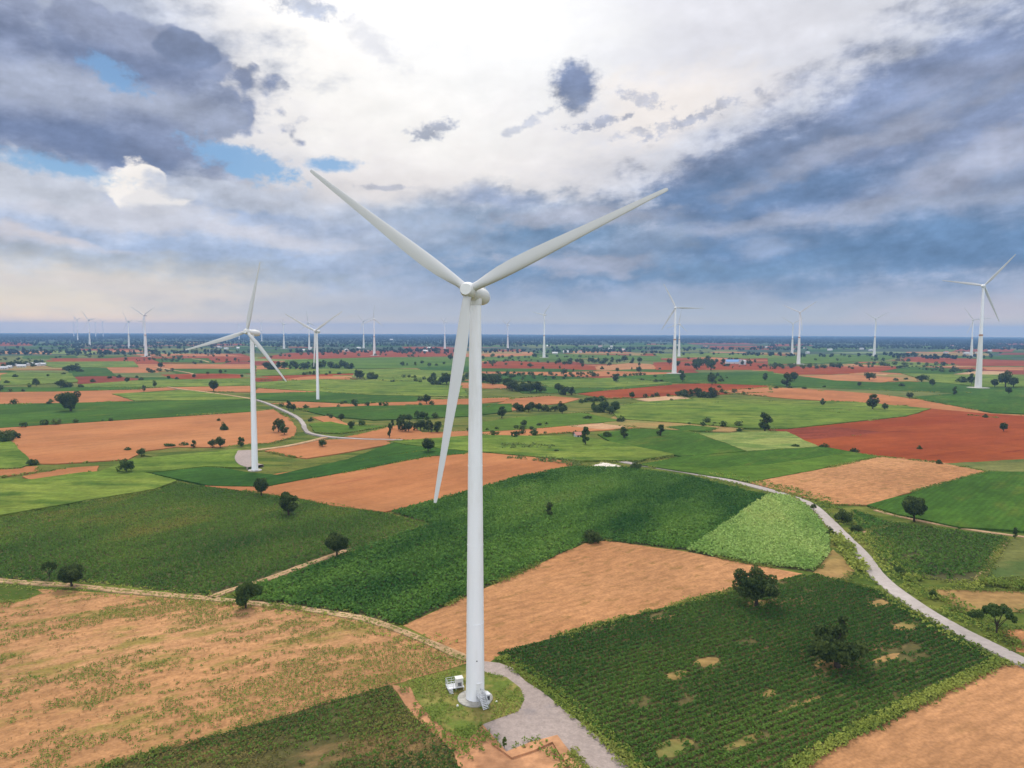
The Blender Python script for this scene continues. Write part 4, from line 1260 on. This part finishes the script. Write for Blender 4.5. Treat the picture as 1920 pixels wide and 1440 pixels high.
# ------------------------------------------------------------------ trees
def crown_mesh(kind, seed, n, leaf, mat):
    rng = np.random.default_rng(seed)
    B = []
    if kind == 'round':
        for i in range(26):
            d = rng.normal(size=3); d /= np.linalg.norm(d)
            B.append((d[0] * 3.0, d[1] * 3.0, 6.0 + d[2] * 2.3, rng.uniform(1.1, 1.9)))
        B.append((0, 0, 5.8, 3.0))
    elif kind == 'broad':
        for i in range(30):
            a = rng.uniform(0, 2 * np.pi); r = math.sqrt(rng.uniform(0, 1)) * 4.6
            B.append((r * math.cos(a), r * math.sin(a), 3.6 + rng.uniform(0, 1) * (5.8 - 0.6 * r) + rng.normal() * .4, rng.uniform(1.1, 1.9)))
        B.append((0, 0, 5.5, 2.4))
    elif kind == 'tall':
        for i in range(24):
            t = rng.uniform(0, 1); a = rng.uniform(0, 2 * np.pi)
            w = 2.1 * math.sin(math.pi * (0.18 + 0.72 * t))
            B.append((w * math.cos(a), w * math.sin(a), 2.4 + 6.6 * t, rng.uniform(0.8, 1.4)))
    elif kind == 'poplar':
        for i in range(18):
            t = rng.uniform(0, 1); a = rng.uniform(0, 2 * np.pi)
            w = 1.0 * math.sin(math.pi * (0.2 + 0.7 * t))
            B.append((w * math.cos(a), w * math.sin(a), 1.8 + 7.4 * t, rng.uniform(0.55, 1.0)))
    elif kind == 'open':
        for i in range(34):
            a = rng.uniform(0, 2 * np.pi); r = math.sqrt(rng.uniform(0.02, 1)) * 5.0
            B.append((r * math.cos(a), r * math.sin(a), 5.0 + 3.6 * (1 - (r / 5.6) ** 2) + rng.normal() * .5, rng.uniform(0.6, 1.1)))
    elif kind == 'snag':
        for i in range(34):
            a = rng.uniform(0, 2 * np.pi); r = math.sqrt(rng.uniform(0, 1)) * 4.3
            B.append((r * math.cos(a), r * math.sin(a), 2.6 + rng.uniform(0, 1) * (4.7 - 0.55 * r), rng.uniform(0.75, 1.4)))
        for i in range(7):
            B.append((-0.9 + rng.normal() * .35, rng.normal() * .35, 7.0 + i * 0.42, 0.75 - i * 0.05))
    else:  # shrub
        for i in range(20):
            a = rng.uniform(0, 2 * np.pi); r = math.sqrt(rng.uniform(0, 1)) * 4.2
            B.append((r * math.cos(a), r * math.sin(a), 1.5 + rng.uniform(0, 1) * (6.5 - r * 1.1), rng.uniform(1.3, 2.2)))
    B = np.array(B)
    w = B[:, 3] ** 2
    idx = rng.choice(len(B), n, p=w / w.sum())
    d = rng.normal(size=(n, 3)); d /= np.linalg.norm(d, axis=1, keepdims=True)
    rr = B[idx, 3] * rng.uniform(0.55, 1.05, n) ** 0.6
    cen = B[idx, :3] + d * rr[:, None]
    nr = d + rng.normal(0, 0.7, (n, 3)); nr[:, 2] += 0.35
    nr /= np.linalg.norm(nr, axis=1, keepdims=True)
    q = leaf_quads(cen, nr, leaf * rng.uniform(0.6, 1.35, n), 0.62, rng)
    cl = rng.uniform(-0.3, 0.3, len(B))
    tone = 0.45 + cl[idx] + rng.uniform(-0.3, 0.3, n)
    return q, tone, B

def trunk_into(mb, kind, seed, B):
    rng = np.random.default_rng(seed + 99)
    top = {'round': 5.0, 'broad': 5.0, 'tall': 7.5, 'poplar': 8.5, 'open': 5.0, 'snag': 6.5, 'shrub': 2.5}[kind]
    r = {'round': .36, 'broad': .42, 'tall': .28, 'poplar': .2, 'open': .26, 'snag': .45, 'shrub': .2}[kind]
    lean = rng.normal(0, 0.25, 2)
    pts = [(0, 0, -0.3), (lean[0] * .2, lean[1] * .2, top * 0.25), (lean[0] * .6, lean[1] * .6, top * 0.6), (lean[0], lean[1], top)]
    mb.tube(pts, [r * 1.35, r, r * .75, r * .35], 8)
    for i in rng.choice(len(B), min(9, len(B)), replace=False):
        t = rng.uniform(0.35, 0.85)
        b = Vector(B[i, :3]) if kind != 'poplar' else Vector(B[i, :3])
        a = Vector((lean[0] * t, lean[1] * t, top * t * 0.9))
        if b.z < a.z - 0.5:
            continue
        m = a.lerp(b, 0.5) + Vector((0, 0, 0.35))
        mb.tube([a, m, b], [r * .45, r * .3, r * .12], 6)

_tm = {}
LEAFM = dict(dark=MAT_LEAF_DARK, mid=MAT_LEAF_MID, light=MAT_LEAF_LIGHT)
def tree_meshes(kind, var, tone, size):
    k = (kind, var, tone, size)
    if k not in _tm:
        n, leaf = {'big': (8000, 0.30), 'mid': (1500, 0.48), 'far': (320, 0.95)}[size]
        if kind in ('poplar', 'tall'):
            n = int(n * 0.6)
        if kind == 'open':
            n = int(n * 0.55)
        sd = var * 17 + hash_kind(kind)
        q, tn, B = crown_mesh(kind, sd, n, leaf, None)
        mb = MB(); trunk_into(mb, kind, sd, B)
        if size == 'far':
            tv = []
            for f in mb.f:
                if len(f) == 4:
                    tv.append([mb.v[i] for i in f])
            tv = np.array(tv)
            allq = np.concatenate([q, tv]); tn2 = np.concatenate([tn, np.zeros(len(tv))])
            mi = np.concatenate([np.zeros(len(q)), np.ones(len(tv))])
            _tm[k] = (quads_mesh('tree', allq, [LEAFM[tone], MAT_BARK], tn2, mi), None)
        else:
            _tm[k] = (quads_mesh('crown', q, [LEAFM[tone]], tn), mb.mesh('trunk', MAT_BARK, True))
    return _tm[k]

def hash_kind(k):
    return sum(ord(c) * (i + 3) for i, c in enumerate(k)) % 1000

def tree(x, y, hpx, kind, tone, label, group=None, var=None, wide=1.0, name='tree', cat='tree', zb=0.0):
    g = ground(x, y)
    dist = float((g - CAM) @ _f)
    H = hpx * dist / F / (1 - 0.0)
    k = H / {'round': 9.6, 'broad': 10.0, 'tall': 9.8, 'poplar': 9.8, 'open': 9.4, 'snag': 10.2, 'shrub': 8.6}[kind]
    size = 'big' if hpx >= 38 else ('mid' if hpx >= 15 else 'far')
    var = random.randrange(3) if var is None else var
    rz = random.uniform(0, 6.28)
    crown, trunk = tree_meshes(kind, var, tone, size)
    if trunk is None:
        o = link(name, crown, None, (g[0], g[1], zb))
        o.rotation_euler = (0, 0, rz)
    else:
        o = empty(name, (g[0], g[1], zb), rz)
        link('trunk', trunk, o); link('crown', crown, o)
    o.scale = (k * wide, k * wide, k)
    tag(o, label, cat, group)
    return o

random.seed(11)
NEAR_TREES = [
    (135, 1101, 44, 'round', 'dark', 'dark round tree with a low crown beside the dirt track', 1.15),
    (93, 1088, 36, 'open', 'dark', 'sparse small tree just left of the dark round one by the dirt track', .7),
    (461, 1141, 52, 'tall', 'mid', 'leaning green tree where the dirt track forks', 1.2),
    (478, 1118, 32, 'shrub', 'mid', 'bushy shrub behind the leaning tree at the dirt track fork', .7),
    (632, 1043, 46, 'round', 'dark', 'dark round tree on a thick trunk at the end of the sandy spur', 1.05),
    (541, 968, 46, 'tall', 'dark', 'dark egg shaped tree at the lower left corner of the large orange field', 1.25),
    (490, 931, 36, 'round', 'dark', 'dark tree on the orange field edge next to the egg shaped one', .9),
    (237, 888, 30, 'broad', 'mid', 'dark spiky tree in the light green patch on the left', .95),
    (1031, 969, 28, 'poplar', 'dark', 'small dark columnar tree alone in the lush green crop', 1.4),
    (1110, 1016, 32, 'shrub', 'dark', 'dark spiky shrub at the top corner of the tan field', .9),
    (1418, 1137, 76, 'broad', 'dark', 'big dark spreading tree at the edge between the tan field and the crop rows', .95),
    (1570, 1251, 108, 'snag', 'dark', 'biggest tree, ragged with a pointed leader, standing inside the row crop'),
    (1714, 978, 48, 'round', 'dark', 'dark dome shaped tree on a bare patch beside the right hand track'),
    (1868, 1190, 56, 'open', 'mid', 'light open crowned tree near the right edge, beside the paved road'),
    (1580, 978, 28, 'shrub', 'dark', 'round dark shrub just right of the road where it starts to bend', .95),
    (1606, 996, 17, 'shrub', 'dark', 'small low shrub right of the round one by the road bend', 1.1),
    (1556, 1006, 20, 'shrub', 'dark', 'small dark bush on the left verge at the tip of the cane field', .8),
    (1525, 962, 17, 'open', 'dark', 'tiny palm like tree on the left verge of the road above the cane field', .7),
    (1686, 1076, 20, 'shrub', 'mid', 'small bush on the right verge midway along the road', .8),
    (1750, 1120, 18, 'shrub', 'mid', 'bush in the verge grass below the square dark field', .8),
    (1825, 1160, 20, 'shrub', 'mid', 'bush in the verge grass left of the open crowned tree', .8),
    (1903, 1010, 22, 'poplar', 'mid', 'thin sapling at the right edge next to the track corner', 1.0),
    (803, 849, 29, 'round', 'dark', 'dark ball shaped tree on the upper edge of the large orange field', .95),
    (133, 772, 43, 'broad', 'dark', 'big dark tree standing alone on the edge of the upper left orange field', .95),
    (401, 735, 23, 'round', 'dark', 'neat dark round tree on an orange strip beyond the triangular cane patch', .9),
    (419, 807, 17, 'shrub', 'mid', 'green shrub alone inside the big left orange field', .9),
    (410, 790, 7, 'shrub', 'dark', 'tiny dark bush behind the green shrub in the big left orange field', .8),
    (522, 811, 27, 'broad', 'dark', 'darker of two touching trees beside the left road', .8),
    (533, 816, 22, 'tall', 'mid', 'lighter of two touching trees beside the left road', 1.2),
    (605, 839, 17, 'broad', 'mid', 'small tree on the small orange field just below the left road', .9),
    (800, 758, 19, 'round', 'dark', 'dark round tree between two green bands left of the main lower blade', .95),
    (1098, 836, 38, 'poplar', 'mid', 'tall poplar like tree beside the red roofed hut', 1.1),
    (1170, 823, 23, 'tall', 'dark', 'dark tree on the left corner of the dark crop behind the poplar', 1.2),
    (1138, 820, 16, 'shrub', 'mid', 'rounded bush between the poplar and the dark corner tree', .9),
    (1079, 818, 13, 'shrub', 'dark', 'small bush on the left of the red roofed hut', .8),
    (1238, 819, 24, 'poplar', 'dark', 'dark blocky tree inside the dark green field right of the poplar', 1.7),
    (1434, 809, 35, 'tall', 'dark', 'tall dark tree at the corner where cane, red soil and pale cane meet', 1.25),
    (1636, 769, 30, 'tall', 'dark', 'tall dark two lobed tree on the cane field near the red soil', 1.15),
    (1659, 770, 14, 'round', 'dark', 'smaller dark tree just right of the two lobed tree', .9),
    (1705, 748, 13, 'round', 'dark', 'small round tree on the olive strip left of the dark right hand field', 1.1),
    (1543, 761, 14, 'tall', 'dark', 'small upright tree at the upper edge of the cane field', 1.1),
    (1848, 784, 9, 'shrub', 'dark', 'small dark bush on the upper edge of the broad red field', .9),
    (1882, 810, 18, 'round', 'dark', 'dark tree on the red field near the right edge', .9),
    (1723, 843, 10, 'shrub', 'dark', 'small bush alone in the middle of the broad red field', 1.0),
    (1760, 871, 11, 'shrub', 'dark', 'small bush where the red soil meets the tan field', .9),
    (1490, 840, 11, 'shrub', 'mid', 'left bush of three along the tip of the pale cane field', 1.1),
    (1545, 840, 11, 'shrub', 'dark', 'middle bush of three along the tip of the pale cane field', 1.3),
    (1602, 849, 11, 'shrub', 'dark', 'right bush of three, on the red field edge', 1.3),
    (363, 840, 15, 'tall', 'dark', 'small upright tree on the lower edge of the big left orange field', 1.1),
    (398, 840, 18, 'broad', 'dark', 'left tree of a joined dark pair by the near left turbine', .8),
    (413, 841, 22, 'round', 'dark', 'right tree of a joined dark pair by the near left turbine', .9),
    (452, 839, 20, 'tall', 'mid', 'leaning bushy tree close left of the near left turbine tower', 1.1),
    (265, 856, 17, 'broad', 'mid', 'scrubby tree at the bay in the lower edge of the left orange field', .9),
    (240, 845, 8, 'shrub', 'mid', 'low bush on the rim of the left orange field', 1.3),
    (318, 838, 10, 'shrub', 'mid', 'low hedge bush in the grass under the left orange field', 1.5),
    (345, 836, 9, 'shrub', 'mid', 'low hedge bush nearest the small upright tree', 1.6),
    (8, 830, 26, 'shrub', 'mid', 'bushy clump cut by the left edge beside the cane', 1.0),
    (60, 872, 16, 'shrub', 'mid', 'bush at the left tip of the big orange field', 1.0),
    (640, 790, 15, 'round', 'dark', 'dark tree behind the small orange corner right of the left road', .9),
    (583, 790, 9, 'shrub', 'dark', 'small bush on the right side of the left road bend', 1.0),
    (541, 768, 17, 'tall', 'dark', 'left tree of a pair by the upper left road', 1.0),
    (550, 771, 14, 'round', 'dark', 'right tree of a pair by the upper left road', .95),
    (660, 805, 18, 'broad', 'dark', 'dark tree in the green wedge right of the left road', .8),
    (678, 797, 14, 'shrub', 'mid', 'bush in the yellow scrub right of the green wedge', .9),
    (713, 762, 8, 'round', 'dark', 'tiny round tree on the dark green band', .9),
    (730, 822, 30, 'poplar', 'dark', 'thin tall stem tree on the orange wedge in front of the grove', .7),
    (960, 768, 0, None, None, None),
    (941, 784, 22, 'tall', 'dark', 'dark tree just right of the main tower above the green field', 1.3),
    (1434, 714, 15, 'tall', 'dark', 'small tree on the deep green band above the right red field', 1.1),
    (1475, 726, 27, 'tall', 'dark', 'left tree of a joined pair on the deep green band', 1.2),
    (1489, 716, 19, 'round', 'dark', 'right tree of a joined pair on the deep green band', .9),
    (1630, 713, 17, 'broad', 'dark', 'broad dark tree on the orange strip beyond the olive band', 1.1),
    (1611, 725, 10, 'round', 'dark', 'small round tree on the green band below the broad one', .9),
    (1679, 714, 7, 'shrub', 'dark', 'small bush right of the broad dark tree', 1.2),
    (1690, 725, 8, 'shrub', 'dark', 'small low bush on the green band under the two lone trees', 1.2),
    (1699, 712, 6, 'shrub', 'dark', 'tiny bush left of the paired trees before the conical turbine', 1.2),
    (1728, 717, 16, 'broad', 'dark', 'spreading tree left of the conical turbine', 1.3),
    (1748, 725, 14, 'round', 'dark', 'round tree just below the spreading one left of the conical turbine', .9),
    (1790, 741, 16, 'tall', 'dark', 'small dark tree below the foot of the conical turbine', .9),
    (1822, 722, 22, 'tall', 'dark', 'dark tree touching the foot of the conical turbine', 1.0),
    (1805, 718, 14, 'shrub', 'dark', 'bushy tree left of the one touching the conical turbine', 1.2),
    (1865, 727, 17, 'round', 'dark', 'left tree of the clump right of the conical turbine', .9),
    (1885, 727, 34, 'broad', 'dark', 'tallest tree of the clump right of the conical turbine', .75),
    (1900, 727, 20, 'round', 'dark', 'right tree of the clump right of the conical turbine', .9),
    (1891, 740, 15, 'round', 'dark', 'small tree in front of the clump on an orange strip', .9),
    (1155, 718, 17, 'tall', 'dark', 'dark oval tree on the cane field under the slim orange strip', 1.2),
    (1198, 700, 13, 'round', 'dark', 'round dark tree on the orange strip left of the tall tapered turbine', .9),
    (1157, 698, 9, 'round', 'dark', 'small round tree left of the round dark one on the orange strip', .9),
    (1057, 704, 14, 'broad', 'mid', 'bluish spreading tree on the orange strip above the deep green band', .9),
    (1114, 706, 9, 'shrub', 'dark', 'small bush on the orange strip between two trees', .9),
    (1185, 748, 14, 'round', 'dark', 'dark round tree at the tip of the pale soil patch', .95),
    (1280, 717, 22, 'tall', 'mid', 'slim tree on the grass right of the tall tapered turbine', .8),
    (1276, 700, 8, 'shrub', 'dark', 'bush touching the foot of the tall tapered turbine', .9),
    (1335, 722, 22, 'broad', 'mid', 'bluish tree at the left end of the thicket on the red field', .8),
    (1204, 714, 6, 'shrub', 'dark', 'left of three tiny bushes below the tall tapered turbine', 1.2),
    (1230, 717, 7, 'shrub', 'dark', 'middle of three tiny bushes below the tall tapered turbine', 1.2),
    (1240, 716, 7, 'shrub', 'dark', 'right of three tiny bushes below the tall tapered turbine', 1.0),
    (1385, 808, 9, 'shrub', 'mid', 'low bush left of the tall dark corner tree', 1.2),
    (982, 801, 13, 'round', 'dark', 'left of three dark bushes on the green field right of the main tower', 1.1),
    (1011, 799, 9, 'shrub', 'dark', 'middle of three dark bushes on the green field right of the main tower', 1.1),
    (1025, 797, 7, 'shrub', 'dark', 'right of three dark bushes on the green field right of the main tower', 1.0),
    (1054, 777, 15, 'round', 'dark', 'dark round tree below the scrub row right of the main tower', .95),
    (1101, 786, 10, 'shrub', 'dark', 'low dark bush between scrub row and orange wedge', 1.3),
    (1164, 791, 14, 'shrub', 'dark', 'dark bush at the left end of the brown strip', 1.0),
    (1192, 880, 18, 'shrub', 'mid', 'rounded green bush beside the pale pond and the road', 1.0),
    (1042, 849, 9, 'shrub', 'dark', 'small dark bush at the end of the yellow green reeds', 1.0),
    (114, 728, 18, 'broad', 'dark', 'dark tree at the lower edge of the left cane field', 1.0),
    (128, 727, 12, 'shrub', 'dark', 'bush touching the dark tree by the left cane field', 1.2),
    (68, 724, 15, 'broad', 'dark', 'dark bush tree in the left cane field', .9),
    (238, 718, 11, 'round', 'dark', 'small dark tree on the brown strip behind the cane', .9),
    (290, 726, 10, 'round', 'dark', 'small tree left of the neat dark round tree', .9),
    (270, 734, 12, 'tall', 'mid', 'small brownish tree in front of the orange strip', .9),
    (301, 691, 12, 'round', 'dark', 'dark round tree at the start of the far pale track', .9),
    (284, 699, 8, 'shrub', 'dark', 'bush below the far pale track', 1.3),
    (316, 712, 8, 'round', 'dark', 'small tree at the left of the far red strip', .9),
    (364, 709, 8, 'round', 'dark', 'small tree at the foot of the far pale track', .9),
    (413, 701, 8, 'round', 'dark', 'small lone tree on the far green strip above the red one', .9),
    (946, 861, 0, None, None, None),
]
for i, t in enumerate(NEAR_TREES):
    x, y, h, kind, tone, lab = t[:6]
    if not h:
        continue
    nm, ct = ('shrub', 'shrub') if kind == 'shrub' else ('tree', 'tree')
    tree(x, y, h, kind, tone, lab, var=i % 3, wide=(t[6] if len(t) > 6 else 1.0), name=nm, cat=ct)

FAR_TREES = []
def hedge(pts, hmin, hmax):
    for (x, y) in pts:
        g = ground(x, y)
        FAR_TREES.append((g[0], g[1], random.uniform(hmin, hmax) * float((g - CAM) @ _f) / F))

def grove(pts, group, label, hmin, hmax, tone='dark', kinds=('broad', 'round', 'tall', 'shrub')):
    for (x, y) in pts:
        tree(x, y, random.uniform(hmin, hmax), random.choice(kinds), tone, label, group, wide=random.uniform(0.9, 1.25))

def line(x0, y0, x1, y1, n, jx=4, jy=2.0):
    return [(x0 + (x1 - x0) * (i + .5) / n + random.uniform(-jx, jx), y0 + (y1 - y0) * (i + .5) / n + random.uniform(-jy, jy)) for i in range(n)]

grove(line(800, 720, 862, 722, 7), 'trees of the grove behind the main lower blade', 'dark tree in the grove half hidden behind the main lower blade', 14, 24)
grove(line(905, 716, 935, 722, 5), 'trees right behind the main tower', 'dark tree close behind the right side of the main tower', 14, 22)
grove(line(945, 730, 1015, 738, 10), 'trees of the wood right of the main tower', 'dark tree of the compact wood right of the main tower', 14, 24)
grove(line(1045, 738, 1080, 742, 5), 'trees of the small wood beside the red field', 'dark tree of the small wood at the left tip of the red field', 12, 20)
grove(line(960, 772, 1060, 770, 9), 'scrub trees above the green field', 'scrub tree in the row between orange wedge and green field', 9, 19)
grove(line(1110, 770, 1160, 776, 7), 'trees of the thicket by the cane field', 'dark tree in the thicket at the left end of the cane field', 13, 24, 'mid')
grove(line(1270, 744, 1340, 746, 11), 'trees of the thicket under the red field', 'dark tree in the thicket on the lower edge of the red field', 10, 20)
grove(line(1085, 755, 1130, 752, 6), 'bushes at the left end of the red field', 'low bush where the red field meets the scrub', 8, 13, 'mid', ('shrub',))
grove(line(735, 806, 828, 810, 13, 4, 3), 'trees of the grove by the dirt bank', 'dark upright tree in the grove by the sandy bank left of the main blade', 14, 24, 'dark', ('tall', 'round', 'poplar'))
grove(line(740, 795, 810, 788, 6, 4, 3), 'bushes behind the grove', 'bushy tree at the back of the grove by the sandy bank', 12, 20, 'mid')
grove(line(665, 708, 700, 712, 5), 'trees of the clump left of the cane', 'dark tree of the clump at the left end of the far cane field', 12, 18)
grove(line(495, 692, 660, 690, 24, 5, 3.5), 'trees of the far wood behind the Y turbine', 'dark tree of the long wood behind the Y shaped turbine', 9, 16)
grove(line(1040, 683, 1200, 680, 22, 4, 2.5), 'trees of the far wood right of the slim turbine', 'dark tree of the long low wood right of the slim turbine', 7, 12)
grove(line(122, 694, 152, 696, 7, 3, 2), 'trees of the clump by the left village', 'dark tree of the clump between the left cane and orange fields', 8, 14)
hedge(line(1440, 690, 1580, 690, 20, 4, 2), 7, 12)
hedge(line(1600, 686, 1790, 686, 18, 5, 2), 5, 10)
grove(line(1250, 686, 1420, 684, 16, 5, 4), 'trees round the blue roofed farm', 'dark tree near the blue roofed farm', 7, 13)
grove([(1307, 694), (1312, 690), (1333, 695), (1328, 688)], 'tall trees left of the blue roofed farm', 'tall bluish tree left of the blue roofed farm', 14, 22, 'mid', ('tall', 'broad'))
grove(line(0, 690, 80, 684, 14, 4, 3), 'trees in the left village', 'dark tree between the roofs of the left village', 6, 11)
grove(line(640, 703, 560, 703, 7, 5, 2), 'bushes on the far red strip', 'dark bush on the far red strip right of the Y turbine', 5, 9)
grove(line(745, 690, 860, 676, 9, 5, 6), 'trees on the far red strips', 'small dark tree on the far red strips left of the main blade', 5, 12)
hedge(line(885, 672, 1030, 672, 16, 5, 3), 5, 10)
hedge(line(100, 668, 470, 664, 34, 6, 4), 4, 9)
hedge(line(500, 668, 860, 660, 26, 7, 4), 4, 8)
grove(line(880, 700, 1240, 690, 14, 10, 8), 'lone trees on the far red fields', 'small lone tree on the far red fields right of the main tower', 4, 8)
grove(line(0, 716, 470, 700, 18, 12, 12), 'lone bushes on the far left fields', 'small lone bush on the striped fields at the far left', 4, 8, 'dark', ('shrub', 'round'))
grove(line(1300, 732, 1560, 728, 8, 9, 4), 'bushes along the right red field', 'low bush along the upper edge of the right red field', 4, 8, 'dark', ('shrub',))
grove([(946, 1402)], 'saplings on the earth bank', 'thin green sapling on the red earth bank by the gravel', 22, 24, 'light', ('poplar',))

# far-off wood: one mass of crowns melting into the plain
def far_wood():
    rng = np.random.default_rng(5)
    n = 42000
    r = np.sqrt(rng.uniform(2250 ** 2, 11000 ** 2, n * 4))
    a = rng.uniform(-0.75, 0.75, n * 4)
    x, y = r * np.sin(a), r * np.cos(a)
    d = fbm(x / 900, y / 420, 201, 5) * 0.7 + fbm(x / 160, y / 160, 203, 3) * 0.3
    thr = 0.53 - np.clip((r - 2700) / 3000, 0, 1) * 0.13
    k = d > thr
    x, y, r = x[k][:n], y[k][:n], r[k][:n]
    m = len(x)
    L = 10
    s = rng.uniform(4.0, 8.5, m)
    c = np.stack([x, y, s * 0.75], 1)
    dd = rng.normal(size=(m, L, 3)); dd /= np.linalg.norm(dd, axis=2, keepdims=True)
    cen = (c[:, None, :] + dd * (s * 0.55)[:, None, None]).reshape(-1, 3)
    nr = dd.reshape(-1, 3) + np.array([0, 0, .3]); nr /= np.linalg.norm(nr, axis=1, keepdims=True)
    q = leaf_quads(cen, nr, np.repeat(s * 0.55, L), 0.8, rng)
    q[:, :, 2] = np.maximum(q[:, :, 2], 0.4)
    tone = np.repeat(rng.uniform(0, 1, m), L)
    o = link('distant_wood', quads_mesh('distant_wood', q, [MAT_LEAF_FAR], tone))
    tag(o, kind='stuff')
far_wood()

def far_hedges():
    rng = np.random.default_rng(9)
    for kf, poly in FIELDS.items():
        A = np.array(poly)[:, :2]
        d = np.hypot(A[:, 0], A[:, 1])
        m = (d > 480) & (d < 3200)
        if not m.any():
            continue
        n_ = fbm(A[:, 0] * 0.006, A[:, 1] * 0.006, 301, 4)
        m &= (n_ > 0.655) & (rng.uniform(0, 1, len(A)) < 0.55)
        for p in A[m]:
            FAR_TREES.append((p[0] + rng.normal(0, 3), p[1] + rng.normal(0, 3), rng.uniform(1.6, 5.5) * (1 + np.hypot(*p) / 4000)))
    A = np.array(FAR_TREES)
    L = 60
    s = A[:, 2] * 0.5
    dd = rng.normal(size=(len(A), L, 3)); dd /= np.linalg.norm(dd, axis=2, keepdims=True)
    c = np.stack([A[:, 0], A[:, 1], s * 0.95], 1)
    cen = (c[:, None, :] + dd * (s[:, None, None] * rng.uniform(.5, 1.05, (len(A), L, 1))) * np.array([1.15, 1.15, .9])).reshape(-1, 3)
    nr = dd.reshape(-1, 3) + np.array([0, 0, .3]); nr /= np.linalg.norm(nr, axis=1, keepdims=True)
    o = link('far_hedge_trees', quads_mesh('far_hedge_trees', leaf_quads(cen, nr, np.repeat(s * 0.3, L), 0.75, rng), [MAT_LEAF_DARK], np.repeat(rng.uniform(0, .8, len(A)), L)))
    tag(o, kind='stuff')
far_hedges()

# ------------------------------------------------------------------ buildings
def house(x, y, w, d, h, roof, label, group=None, rz=None):
    g = ground(x, y)
    rz = random.uniform(-0.5, 0.5) if rz is None else rz
    root = empty('house', (g[0], g[1], 0.0), rz)
    tag(root, label, 'house', group)
    mb = MB(); mb.box((0, 0, h / 2), (w, d, h))
    mb.add([(-w / 2, -d / 2, h), (-w / 2, d / 2, h), (-w / 2, 0, h + d * .28)], [(0, 1, 2)])
    mb.add([(w / 2, -d / 2, h), (w / 2, d / 2, h), (w / 2, 0, h + d * .28)], [(0, 1, 2)])
    mb.build('wall', MAT_WALL, root)
    mb = MB()
    e = 0.8
    for sg in (-1, 1):
        vs = [(-w / 2 - e, sg * (d / 2 + e), h - .28 * e * 2 + .12), (w / 2 + e, sg * (d / 2 + e), h - .28 * e * 2 + .12), (w / 2 + e, 0, h + d * .28 + .15), (-w / 2 - e, 0, h + d * .28 + .15)]
        mb.add(vs + [(p[0], p[1], p[2] + .12) for p in vs], [(0, 1, 2, 3), (4, 5, 6, 7), (0, 1, 5, 4), (1, 2, 6, 5), (2, 3, 7, 6), (3, 0, 4, 7)])
    mb.build('roof', roof, root)
    mb = MB(); mb.box((0, -d / 2 - .03, 1.05), (1.1, .1, 2.1)); mb.build('door', MAT_DARK, root)
    for sx in (-w * .3, w * .3):
        mb = MB(); mb.box((sx, -d / 2 - .03, 1.6), (1.2, .1, 1.0)); mb.build('window', MAT_DARK, root)
    return root

house(1086, 821, 6, 5, 2.6, MAT_ROOF_RED, 'small red roofed farm hut under the poplar')
house(1375, 682, 34, 16, 5, MAT_ROOF_BLUE, 'long blue roofed farm shed among trees')
house(1392, 684, 12, 10, 8, MAT_ROOF_GREY, 'white house beside the blue roofed shed')
house(734, 638, 22, 14, 6, MAT_ROOF_GREY, 'white hall far out on the blue plain left of the main turbine')
for i in range(9):
    house(6 + i * 9 + random.uniform(-3, 3), 687 + random.uniform(-4, 3) + (3 if i < 5 else -2), random.uniform(9, 14), 8, 3.4, MAT_ROOF_GREY, 'pale roofed house in the village at the left edge', 'houses of the left village')
for i in range(26):
    house(random.uniform(1000, 1900), random.uniform(648, 665), random.uniform(9, 18), random.uniform(8, 11), random.uniform(3.5, 6), random.choice((MAT_ROOF_GREY, MAT_ROOF_GREY, MAT_ROOF_RED)), 'tiny pale house in the villages on the blue plain at the right', 'houses of the right villages')
for i in range(14):
    house(random.uniform(380, 860), random.uniform(644, 660), random.uniform(9, 18), random.uniform(8, 11), random.uniform(3.5, 6), MAT_ROOF_GREY, 'tiny pale house in the villages on the blue plain at the left', 'houses of the middle villages')

# ------------------------------------------------------------------ air
HAZE_DENSITY = 1.05e-4
HAZE_COLOR = (0.28, 0.49, 0.84, 1)
mb = MB()
zb, zt = -1.0, 215.0
mb.box((0, 0, (zb + zt) / 2), (REACH * 2.1, REACH * 2.1, zt - zb))
hm = bpy.data.materials.new('air haze')
hm.use_nodes = True
HN = Nodes(hm.node_tree)
pv = HN.new('ShaderNodeVolumePrincipled')
pv.inputs['Color'].default_value = HAZE_COLOR
pv.inputs['Density'].default_value = HAZE_DENSITY
pv.inputs['Anisotropy'].default_value = 0.0
ho = HN.new('ShaderNodeOutputMaterial'); HN.put(ho.inputs['Volume'], pv.outputs[0])
try:
    hm.cycles.homogeneous_volume = True
except Exception:
    pass
o = mb.build('haze', hm); tag(o, kind='stuff')
print('hedge trees', len(FAR_TREES)); print('CROP QUADS', COUNT, sum(COUNT.values()), 'main hub', main_hub, main_g)
